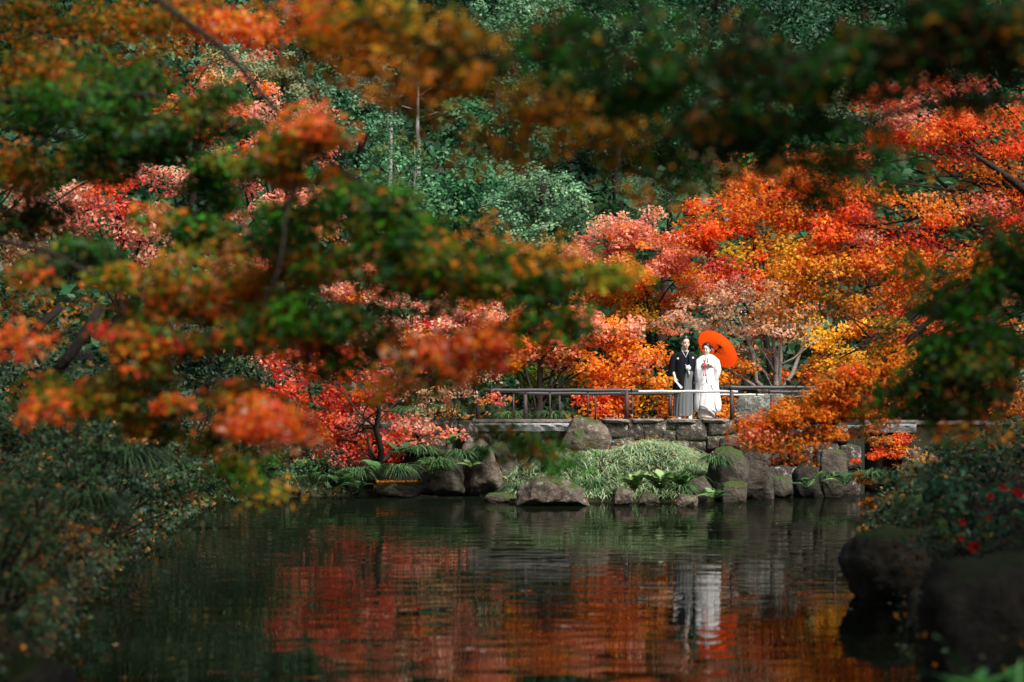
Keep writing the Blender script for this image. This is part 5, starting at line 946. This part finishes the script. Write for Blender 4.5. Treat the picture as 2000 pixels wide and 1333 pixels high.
def head_parts(c, turn, nod, s=1.0):
    R = Matrix.Rotation(turn, 4, 'Z') @ Matrix.Rotation(nod, 4, 'X'); c = Vector(c)
    def P(x, y, z): return c + (R @ Vector((x, y, z))) * s
    e = [(P(0, .012, .03), (.074*s, .09*s, .088*s), R), (P(0, -.018, -.03), (.061*s, .066*s, .078*s), R), (P(0, -.045, -.085), (.03*s, .03*s, .026*s), R), (P(0, -.083, -.02), (.011*s, .016*s, .014*s), R),
         (P(.072, .01, -.01), (.011*s, .02*s, .03*s), R), (P(-.072, .01, -.01), (.011*s, .02*s, .03*s), R), (P(.035, -.055, -.03), (.024*s, .02*s, .024*s), R), (P(-.035, -.055, -.03), (.024*s, .02*s, .024*s), R)]
    caps = [(P(0, -.076, .01), P(0, -.086, -.018), .008*s, .011*s)]
    return P, R, e, caps
def face_bits(P, R, s, parent, female):
    def ell(name, c, sz, mat):
        bm = bmesh.new(); bmesh.ops.create_icosphere(bm, subdivisions=2, radius=1, matrix=Matrix.Translation(c) @ R @ Matrix.Diagonal((*[q * s for q in sz], 1)))
        me = bpy.data.meshes.new(name); bm.to_mesh(me); bm.free(); me.materials.append(M[mat]); me.polygons.foreach_set('use_smooth', np.ones(len(me.polygons), bool))
        o = bpy.data.objects.new(name, me); C.objects.link(o); o.parent = parent
    for sx in (-1, 1):
        ell('eye', P(sx * .03, -.078, .004), (.012, .008, .0045), 'dark')
        ell('eyebrow', P(sx * .031, -.079, .028), (.017, .007, .0032), 'dark')
    ell('lips', P(0, -.082, -.058), (.018, .008, .0065), 'lip' if female else 'lip_m')
def hand(c, d, side, palm_n, r=1.0, curl=0.6):
    """palm and five bent fingers; d points along the fingers"""
    d = Vector(d).normalized(); nrm = Vector(palm_n).normalized(); s = d.cross(nrm).normalized() * side; c = Vector(c)
    ells = []; caps = [(c, c + d * .05 * r, .024 * r, .022 * r), (c + s * .018 * r, c + s * .02 * r + d * .05 * r, .015 * r, .014 * r), (c - s * .018 * r, c - s * .02 * r + d * .05 * r, .015 * r, .014 * r)]
    for i, L in enumerate((.062, .072, .067, .05)):
        b = c + d * .055 * r + s * (.027 - .018 * i) * r; m = b + (d * math.cos(curl * .6) + nrm * math.sin(curl * .6)) * L * .5 * r; t = m + (d * math.cos(curl * 1.7) + nrm * math.sin(curl * 1.7)) * L * .5 * r
        caps += [(b, m, .0092 * r, .0085 * r), (m, t, .0085 * r, .007 * r)]
    b = c + s * .024 * r + d * .008 * r; m = b + (s * .7 + d * .6 + nrm * .35) * .035 * r; t = m + (d * .8 + nrm * .6 + s * .1) * .03 * r
    caps += [(b, m, .012 * r, .0105 * r), (m, t, .0105 * r, .008 * r)]
    return caps
def ring(cx, cy, z, rx, ry, n=40, fold=0.0, kf=9, ph=0.0, a0=0.0, a1=None, sq=1.0):
    out = []; full = a1 is None; a1 = 2 * math.pi if full else a1
    for i in range(n if full else n + 1):
        a = a0 + (a1 - a0) * i / n; c, s = math.cos(a), math.sin(a); c, s = math.copysign(abs(c) ** sq, c), math.copysign(abs(s) ** sq, s)
        k = 1 + fold * math.cos(kf * a + ph) + fold * 0.5 * math.cos((kf * 2 + 1) * a + ph * 2)
        out.append(Vector((cx + rx * c * k, cy + ry * s * k, z)))
    return out
def smooth_rings(tab, per=3):
    """interpolate a table of ring parameters"""
    out = []
    for i in range(len(tab) - 1):
        for k in range(per):
            t = k / per; t2 = t * t * (3 - 2 * t) * .5 + t * .5; out.append([a + (b - a) * t2 for a, b in zip(tab[i], tab[i+1])])
    out.append(list(tab[-1])); return out
def child(mb, name, mat, parent, smooth=True, solid=0.0):
    me = mb.mesh(name); me.materials.append(M[mat])
    if smooth: me.polygons.foreach_set('use_smooth', np.ones(len(me.polygons), bool))
    o = bpy.data.objects.new(name, me); C.objects.link(o); o.parent = parent
    if solid:
        md = o.modifiers.new('thick', 'SOLIDIFY'); md.thickness = solid; md.offset = -1
    return o

ZF = 1.478; DP = 49.6
def groom():
    loc = (at(1335.4, 818, DP).x, DP, ZF)
    P, R, he, hc = head_parts((.035, -.02, 1.588), 0.30, 0.06, 1.06)
    hr = hand((-.19, -.12, .865), (.1, -.12, -1), -1, (.35, -1, -.1), 1.0, 1.1); hl = hand((.19, -.04, .86), (0, -.05, -1), 1, (-.3, -1, 0), 1.0, .6)
    caps = [((.03, .01, 1.40), (.035, .0, 1.52), .055, .05), ((0, 0, .95), (.0, .01, 1.22), .13, .14), ((-.11, .01, 1.29), (.13, .01, 1.29), .075, .075), ((0, 0, .9), (0, .01, 1.3), .12, .13),
            ((-.15, .01, 1.30), (-.235, .03, 1.10), .045, .04), ((-.235, .03, 1.10), (-.19, -.11, .88), .04, .027), ((.165, .01, 1.30), (.22, .03, 1.10), .045, .04), ((.22, .03, 1.10), (.19, -.03, .88), .04, .027),
            ((-.08, 0, .92), (-.075, -.01, .5), .075, .052), ((-.075, -.01, .5), (-.08, .02, .08), .05, .036), ((.08, 0, .92), (.075, -.01, .5), .075, .052), ((.075, -.01, .5), (.085, .02, .08), .05, .036), ((-.08, .02, .05), (-.09, -.12, .04), .036, .03), ((.085, .02, .05), (.10, -.11, .04), .036, .03)] + hc + hr + hl
    o = blob_body('person', caps, he, M['skin'], loc); tag(o, 'man in black haori and grey striped hakama standing with a folded fan', 'person', 'couple on the bridge path')
    face_bits(P, R, 1.06, o, False)
    # hair: cap over the skull, swept up at the front
    h = MB(); rings = []
    for i in range(11):
        t = i / 10; th = t * 1.98; rr = []
        for j in range(24):
            a = 2 * math.pi * j / 24; fr = max(0, -math.sin(a)); ex = 1.0 - 0.42 * fr * max(0, t - .25)
            tht = th * (1 - 0.60 * fr ** .8); x = .083 * math.sin(tht) * math.cos(a); y = .012 + .100 * math.sin(tht) * math.sin(a); z = .035 + (.098 + .022 * fr * math.sin(math.pi * t)) * math.cos(tht)
            rr.append(P(x * (1 + .03 * math.sin(7 * a + t * 5)), y, z))
        rings.append(rr)
    h.loft(rings, cap0=False, cap1=False); child(h, 'hair', 'hair', o, solid=0.012)
    # inner white collar, kimono, haori
    m = MB(); m.loft([ring(.03, .01, z, rx, ry) for z, rx, ry in ((1.38, .085, .07), (1.41, .066, .058), (1.43, .060, .054))], cap0=False, cap1=False); child(m, 'inner_collar', 'white', o, solid=.006)
    v = MB()
    for sx, top, bot in ((-1, (-.03, -.085, 1.44), (.032, -.168, 1.30)), (1, (.085, -.08, 1.435), (.022, -.172, 1.29))):
        t, b = Vector(top), Vector(bot); w = Vector((sx * .018, .004, .006)); v.add([t, t + w * 1.2, b + w * .5, b], [(0, 1, 2, 3), (3, 2, 1, 0)])
    child(v, 'white_neckband', 'white', o, False)
    tab = [(1.40, .03, .01, .075, .07), (1.375, .02, .01, .15, .10), (1.34, .015, .01, .19, .125), (1.22, .01, 0, .185, .13), (1.05, .01, 0, .18, .13), (.92, .01, 0, .175, .13)]
    m = MB(); m.loft([ring(cx, cy, z, rx, ry, fold=.01) for z, cx, cy, rx, ry in smooth_rings(tab)], cap0=True, cap1=True); child(m, 'kimono', 'haori', o)
    # haori: open at the front below the tie
    tab = [(1.412, .03, .012, .07, .068, .0), (1.385, .02, .012, .15, .105, .02), (1.345, .015, .01, .198, .137, .05), (1.22, .01, .005, .202, .15, .10), (1.08, .01, .005, .204, .155, .22), (.98, .01, .005, .208, .16, .34), (.80, .005, .005, .215, .165, .42), (.61, 0, .005, .225, .17, .46)]
    rs = []
    for z, cx, cy, rx, ry, op in smooth_rings(tab): rs.append(ring(cx, cy, z, rx, ry, 48, .012, 7, 1.0, a0=-math.pi/2 + op + .30, a1=1.5*math.pi - op * .7 + .30))
    m = MB(); m.loft(rs, closed=False); child(m, 'haori', 'haori', o, solid=.01)
    for sx, tb in ((-1, [(1.39, -.135, .05, .06), (1.33, -.19, .07, .085), (1.22, -.205, .085, .085), (1.10, -.212, .10, .085), (.99, -.222, .108, .08), (.93, -.232, .112, .07), (.905, -.235, .108, .06)]), (1, [(1.39, .155, .05, .06), (1.33, .195, .06, .085), (1.22, .20, .07, .085), (1.10, .205, .075, .085), (.99, .205, .078, .08), (.93, .205, .078, .07), (.905, .205, .075, .06)])):
        m = MB(); m.loft([ring(cx, .01, z - .0, rx, ry, 28, .02, 5, z * 9) for z, cx, rx, ry in smooth_rings(tb)], cap0=True, cap1=True); child(m, 'sleeve', 'haori', o)
    for cx, cz, cy in ((-.13, 1.275, -.152), (.185, 1.29, -.10)):
        m = MB(); n = 10; c = Vector((cx, cy, cz)); m.add([c] + [c + Vector((math.cos(a) * .021 * (1 + .18 * math.cos(5 * a)), 0.03 * (abs(math.cos(a)) * .2) if cx < 0 else .014 * math.cos(a), math.sin(a) * .021 * (1 + .18 * math.cos(5 * a)))) for a in [2 * math.pi * i / 20 for i in range(20)]], [(0, i + 1, (i + 1) % 20 + 1) for i in range(20)])
        child(m, 'crest', 'white', o, False)
    # hakama with pleats, belt
    tab = [(1.03, .06, -.02, .135, .135, .0), (.98, .06, -.02, .15, .145, .01), (.75, .03, -.01, .178, .15, .03), (.45, -.005, -.005, .195, .16, .045), (.095, -.015, 0, .205, .17, .055)]
    m = MB(); m.loft([ring(cx, cy, z, rx, ry, 96, f, 16, .4) for z, cx, cy, rx, ry, f in smooth_rings(tab)], cap0=True, cap1=False); child(m, 'hakama', 'hakama', o)
    m = MB(); m.loft([ring(.06, -.02, z, .142, .142) for z in (.985, 1.0)], cap0=False, cap1=False); m.loft([ring(.06, -.02, z, .140, .141) for z in (1.015, 1.028)], cap0=False, cap1=False); child(m, 'belt', 'dark', o, solid=.006)
    # white tassel and cords
    m = MB(); bm = bmesh.new(); bmesh.ops.create_icosphere(bm, subdivisions=3, radius=1, matrix=Matrix.Translation((.078, -.185, 1.075)) @ Matrix.Diagonal((.056, .04, .056, 1)))
    for q in bm.verts: q.co += q.normal * .008 * noise.noise(q.co * 60)
    me = bpy.data.meshes.new('tassel'); bm.to_mesh(me); bm.free(); me.materials.append(M['white']); me.polygons.foreach_set('use_smooth', np.ones(len(me.polygons), bool)); t = bpy.data.objects.new('tassel', me); C.objects.link(t); t.parent = o
    m.tube([(.02, -.165, 1.15), (.05, -.18, 1.11), (.075, -.19, 1.09)], [.006, .007, .008], 6); m.tube([(.10, -.165, 1.145), (.09, -.18, 1.11), (.08, -.19, 1.09)], [.006, .007, .008], 6); m.tube([(.08, -.19, 1.04), (.095, -.19, .98), (.10, -.185, .925)], [.012, .014, .016], 8); child(m, 'cord', 'white', t)
    for cx in (-.10, .12):
        m = MB(); m.loft([ring(cx, -.05, z, rx, ry, 20) for z, rx, ry in ((.022, .048, .115), (.05, .05, .118), (.085, .046, .085), (.12, .042, .055))]); child(m, 'sock', 'white', o)
        m = MB(); m.loft([ring(cx, -.05, z, .055, .13, 20) for z in (.0, .022)]); child(m, 'sandal', 'straw', o)
    return o
groom()
gl = Vector((at(1335.4, 818, DP).x, DP, ZF))
fr = empty('folding_fan', gl + Vector((-.19, -.15, .83))); tag(fr, 'white closed folding fan in the right hand of the man', 'fan')
m = MB(); a, b = gl + Vector((-.20, -.155, .84)), gl + Vector((-.055, -.235, .665)); ax = (b - a).normalized(); u = ax.cross(Vector((0, -1, 0))).normalized()
for k in range(5):
    o_ = u * .005 * (k - 2) + Vector((0, -.003 * k, 0)); m.add([a + o_ - u * .004, a + o_ + u * .004, b + o_ * 1.6 + u * .008, b + o_ * 1.6 - u * .008, a + o_ - u * .004 + Vector((0, .003, 0)), a + o_ + u * .004 + Vector((0, .003, 0)), b + o_ * 1.6 + u * .008 + Vector((0, .003, 0)), b + o_ * 1.6 - u * .008 + Vector((0, .003, 0))], [(0, 3, 2, 1), (4, 5, 6, 7), (0, 1, 5, 4), (1, 2, 6, 5), (2, 3, 7, 6), (3, 0, 4, 7)])
m.build('folded_leaf', M['white'], fr)
m = MB(); m.tube([a + Vector((0, -.02, 0)), a + Vector((0, .01, 0))], .005, 8); m.build('rivet', M['dark'], fr)

def bride():
    loc = (at(1382.2, 818, DP).x, DP, ZF)
    P, R, he, hc = head_parts((-.02, -.01, 1.462), -0.45, 0.16, 1.0)
    hr = hand((-.115, -.215, 1.16), (1, -.15, .25), 1, (.1, .2, -1), .9, 1.0); hl = hand((.03, -.215, 1.15), (-1, -.1, .5), -1, (-.1, .2, -1), .9, 1.0)
    caps = [((.005, .01, 1.28), (-.01, .0, 1.39), .05, .043), ((0, 0, .85), (0, .01, 1.15), .12, .12), ((-.10, .01, 1.22), (.10, .01, 1.22), .075, .075),
            ((-.13, .0, 1.23), (-.19, -.03, 1.02), .045, .038), ((-.19, -.03, 1.02), (-.12, -.21, 1.15), .036, .024), ((.13, .0, 1.23), (.19, -.03, 1.02), .045, .038), ((.19, -.03, 1.02), (.04, -.21, 1.15), .036, .024),
            ((-.07, 0, .85), (-.06, -.01, .46), .07, .05), ((-.06, -.01, .46), (-.06, .02, .07), .048, .034), ((.07, 0, .85), (.06, -.01, .46), .07, .05), ((.06, -.01, .46), (.03, .02, .07), .048, .034), ((-.06, .02, .05), (-.08, -.11, .035), .033, .027), ((.03, .02, .05), (.02, -.11, .035), .033, .027)] + hc + hr + hl
    o = blob_body('person', caps, he, M['skin_b'], loc); tag(o, 'woman in white wedding kimono holding the red parasol', 'person', 'couple on the bridge path')
    face_bits(P, R, 1.0, o, True)
    h = MB(); rings = []
    for i in range(11):
        t = i / 10; rr = []
        for j in range(24):
            a = 2 * math.pi * j / 24; frn = max(0, -math.sin(a)); th = t * 2.1 * (1 - .66 * frn ** .8); rr.append(P(.088 * math.sin(th) * math.cos(a) * (1 + .02 * math.sin(9 * a)), .016 + .108 * math.sin(th) * math.sin(a), .035 + .102 * math.cos(th)))
        rings.append(rr)
    h.loft(rings, cap0=False, cap1=False); hair = child(h, 'hair', 'hair', o, solid=.012)
    bm = bmesh.new()
    for c, s in ((P(.045, .10, .01), (.06, .06, .058)), (P(-.02, .11, .03), (.05, .05, .05))): bmesh.ops.create_icosphere(bm, subdivisions=3, radius=1, matrix=Matrix.Translation(c) @ Matrix.Diagonal((*s, 1)))
    me = bpy.data.meshes.new('bun'); bm.to_mesh(me); bm.free(); me.materials.append(M['hair']); me.polygons.foreach_set('use_smooth', np.ones(len(me.polygons), bool)); t = bpy.data.objects.new('bun', me); C.objects.link(t); t.parent = hair
    m = MB()
    for k in range(3):
        c = P(.088 + .01 * k, .03 + .028 * k, .02 - .025 * k)
        for j in range(6):
            a = 2 * math.pi * j / 6; d = Vector((math.cos(a) * .6, -.5, math.sin(a))) * .026; s = Vector((-math.sin(a), 0, math.cos(a))) * .012; m.add([c, c + d * .6 + s, c + d, c + d * .6 - s], [(0, 1, 2, 3), (3, 2, 1, 0)])
    child(m, 'hair_flower', 'white', hair, False)
    # inner kimono and skirt (ivory), tapering to the feet
    tab = [(1.345, .0, .01, .055, .052, 0), (1.31, .0, .01, .10, .08, 0), (1.26, 0, .01, .155, .105, 0), (1.1, -.005, 0, .165, .125, 0), (.95, -.01, 0, .17, .135, .005), (.75, -.02, -.005, .175, .15, .02), (.45, -.03, -.01, .185, .16, .025), (.25, -.03, -.01, .185, .16, .02), (.14, -.03, 0, .175, .15, .02), (.055, -.033, 0, .165, .145, .02)]
    m = MB(); m.loft([ring(cx, cy, z, rx, ry, 64, f, 9, z * 4) for z, cx, cy, rx, ry, f in smooth_rings(tab)], cap0=True, cap1=False); child(m, 'inner_kimono', 'ivory', o)
    # over-robe: closed across the chest, parted below the lap, hem lifted at the front and long at the sides
    tab = [(1.35, .005, .02, .07, .062, .25), (1.315, .005, .015, .13, .095, .16), (1.27, .003, .01, .18, .125, .08), (1.15, 0, .0, .20, .15, .02), (1.0, -.01, -.005, .215, .165, .0), (.88, -.02, -.01, .228, .175, .0), (.77, -.025, -.012, .235, .18, .05), (.72, -.024, -.01, .237, .18, .42), (.55, -.018, -.005, .252, .18, .62), (.35, -.01, .0, .275, .185, .62), (.25, -.01, .0, .265, .18, .74), (.19, .0, .01, .235, .165, 1.0)]
    rs = []
    for z, cx, cy, rx, ry, op in smooth_rings(tab, 4): rs.append(ring(cx, cy, z, rx, ry, 64, .014, 8, z * 5, a0=-math.pi/2 + op - .10, a1=1.5*math.pi - op * .85 - .10))
    m = MB(); m.loft(rs, closed=False); child(m, 'over_robe', 'silk', o, solid=.016)
    # front skirt fold: the outer robe gathered up, its hem sweeping down to the right
    m = MB(); rs = []
    for i in range(13):
        t = i / 12; z = .76 - .50 * t; rr = []
        for j in range(25):
            u = j / 24; a = -math.pi * .5 + (u - .5) * 2.1; x = -.025 + (.195 + .02 * t) * math.sin((u - .5) * 2.1); y = -.012 - (.172 + .012 * t) * math.cos((u - .5) * 2.1)
            sw = max(0, u - .25) * t * t * .14 * -1 + (.06 * t * t * (0.5 - u) if u < .5 else 0)
            rr.append(Vector((x, y - .006 * math.cos(u * 21 + t * 3) - .008, z + sw + .02 * math.cos((u - .5) * 3) * (1 - t))))
        rs.append(rr)
    m.loft(rs, closed=False); child(m, 'front_fold', 'silk', o, solid=.012)
    # padded hem rolls
    m = MB(); pts = [Vector((-.20, -.10, .30)), Vector((-.15, -.16, .26)), Vector((-.06, -.195, .245)), Vector((.04, -.19, .20)), Vector((.11, -.15, .13)), Vector((.135, -.10, .085))]
    m.tube(pts, [.012, .022, .024, .026, .026, .016], 10); m.tube([(-.17, -.06, .11), (-.10, -.135, .085), (-.02, -.15, .075), (.06, -.14, .07), (.125, -.07, .075)], [.014, .02, .022, .02, .014], 10); child(m, 'hem_roll', 'ivory', o)
    # sleeves: from the shoulder over the bent forearm, the bag hanging below
    for sx, tb in ((-1, [(1.285, -.135, .01, .06, .07), (1.24, -.165, -.01, .075, .095), (1.16, -.178, -.05, .075, .125), (1.06, -.185, -.075, .088, .125), (.96, -.182, -.08, .092, .105), (.86, -.175, -.08, .095, .09), (.78, -.165, -.075, .088, .075), (.755, -.16, -.07, .07, .06)]),
                   (1, [(1.285, .135, .01, .06, .07), (1.24, .165, -.01, .075, .095), (1.16, .17, -.05, .082, .125), (1.06, .175, -.075, .092, .125), (.96, .165, -.08, .09, .105), (.86, .14, -.08, .08, .09), (.78, .125, -.075, .075, .075), (.755, .12, -.07, .06, .06)])):
        m = MB(); m.loft([ring(cx, cy, z, rx, ry, 32, .03, 5, z * 12 + sx) for z, cx, cy, rx, ry in smooth_rings(tb)]); child(m, 'sleeve', 'silk', o)
    # collar bands, red cord and tassel
    m = MB()
    for t, b, w in (((-.05, -.07, 1.345), (.02, -.165, 1.10), .02), ((.055, -.06, 1.345), (-.02, -.17, 1.10), .02)):
        t, b = Vector(t), Vector(b); s = Vector((w, -.004, .004)); m.add([t - s, t + s, b + s, b - s], [(0, 1, 2, 3), (3, 2, 1, 0)])
    child(m, 'collar_band', 'white', o, False)
    m = MB(); m.tube([(-.055, -.10, 1.33), (-.058, -.15, 1.24), (-.07, -.19, 1.19)], .005, 6); m.tube([(-.085, -.262, 1.20), (-.088, -.266, 1.10), (-.10, -.262, .93)], [.006, .006, .008], 6); m.tube([(-.075, -.262, 1.20), (-.072, -.266, 1.10), (-.062, -.262, .925)], [.006, .006, .008], 6); m.box((-.11, -.27, 1.20), (-.065, -.245, 1.235)); m.tube([(-.10, -.262, .99), (-.102, -.262, .915)], [.006, .014], 8); m.tube([(-.064, -.262, .99), (-.062, -.262, .91)], [.006, .014], 8); child(m, 'red_tassel_cord', 'redcord', o)
    for cx in (-.085, .025):
        m = MB(); m.loft([ring(cx, -.04, z, rx, ry, 20) for z, rx, ry in ((.018, .04, .10), (.045, .042, .105), (.075, .038, .08), (.11, .035, .05))]); child(m, 'sock', 'white', o)
        m = MB(); m.loft([ring(cx, -.04, z, .046, .115, 20) for z in (.0, .018)]); child(m, 'sandal', 'white', o)
    return o
bride()
# paper parasol
bl = Vector((at(1382.2, 818, DP).x, DP, ZF)); nrm = Vector((.59, .53, .60)).normalized()
rimc = at(1401.7, 682.5, DP + .18); apex = rimc + nrm * .10; grip = bl + Vector((-.07, -.235, 1.13))
pr = empty('parasol', grip); tag(pr, 'orange-red paper parasol held behind the head of the woman', 'parasol')
u = nrm.cross(Vector((0, 0, 1))).normalized(); w = nrm.cross(u); RP = .475; NR = 36
def prp(a, t, off=0.0):
    r = RP * t; z = -.10 * t ** 1.25; scal = 1 + (0.012 * math.cos(NR * a) if t > .98 else 0)
    return apex + (u * math.cos(a) + w * math.sin(a)) * r * scal + nrm * (z + off)
m = MB(); nt = 8; na = NR * 2; rings = [[prp(2 * math.pi * j / na, .03 + .97 * i / nt, .006 * (j % 2) * (i / nt)) for j in range(na)] for i in range(nt + 1)]
m.loft(rings, cap0=True, cap1=False); m.build('canopy', M['paper'], pr)
M['rib'] = plain('rib_wood', (0.33, 0.06, 0.012), 0.6, 0.3)
M['lacquer'] = plain('dark_lacquer', (0.02, 0.012, 0.012), 0.4, 0.4)
for j in range(NR):
    a = 2 * math.pi * j / NR; k = MB(); k.tube([prp(a, .05, -.008), prp(a, .5, -.008), prp(a, 1.0, -.006)], .0022, 4); k.build('rib', M['rib'], pr)
m = MB()
for j in range(0, NR, 2):
    a = 2 * math.pi * j / NR; m.tube([apex - nrm * .17 + (u * math.cos(a) + w * math.sin(a)) * .015, prp(a, .40, -.012)], .0022, 4)
m.build('strut_ring', M['lacquer'], pr)
m = MB(); m.tube([grip - (apex - grip).normalized() * .10, apex], .0085, 8); m.build('pole', M['lacquer'], pr)
m = MB(); m.tube([apex - nrm * .20, apex - nrm * .15], .022, 12); m.tube([apex - nrm * .04, apex + nrm * .03], .025, 12); m.build('hub', M['lacquer'], pr)
m = MB(); m.tube([prp(2 * math.pi * j / 72, 1.0, -.003) for j in range(73)], .004, 4, cap=False); m.build('rim_thread', M['paper'], pr)
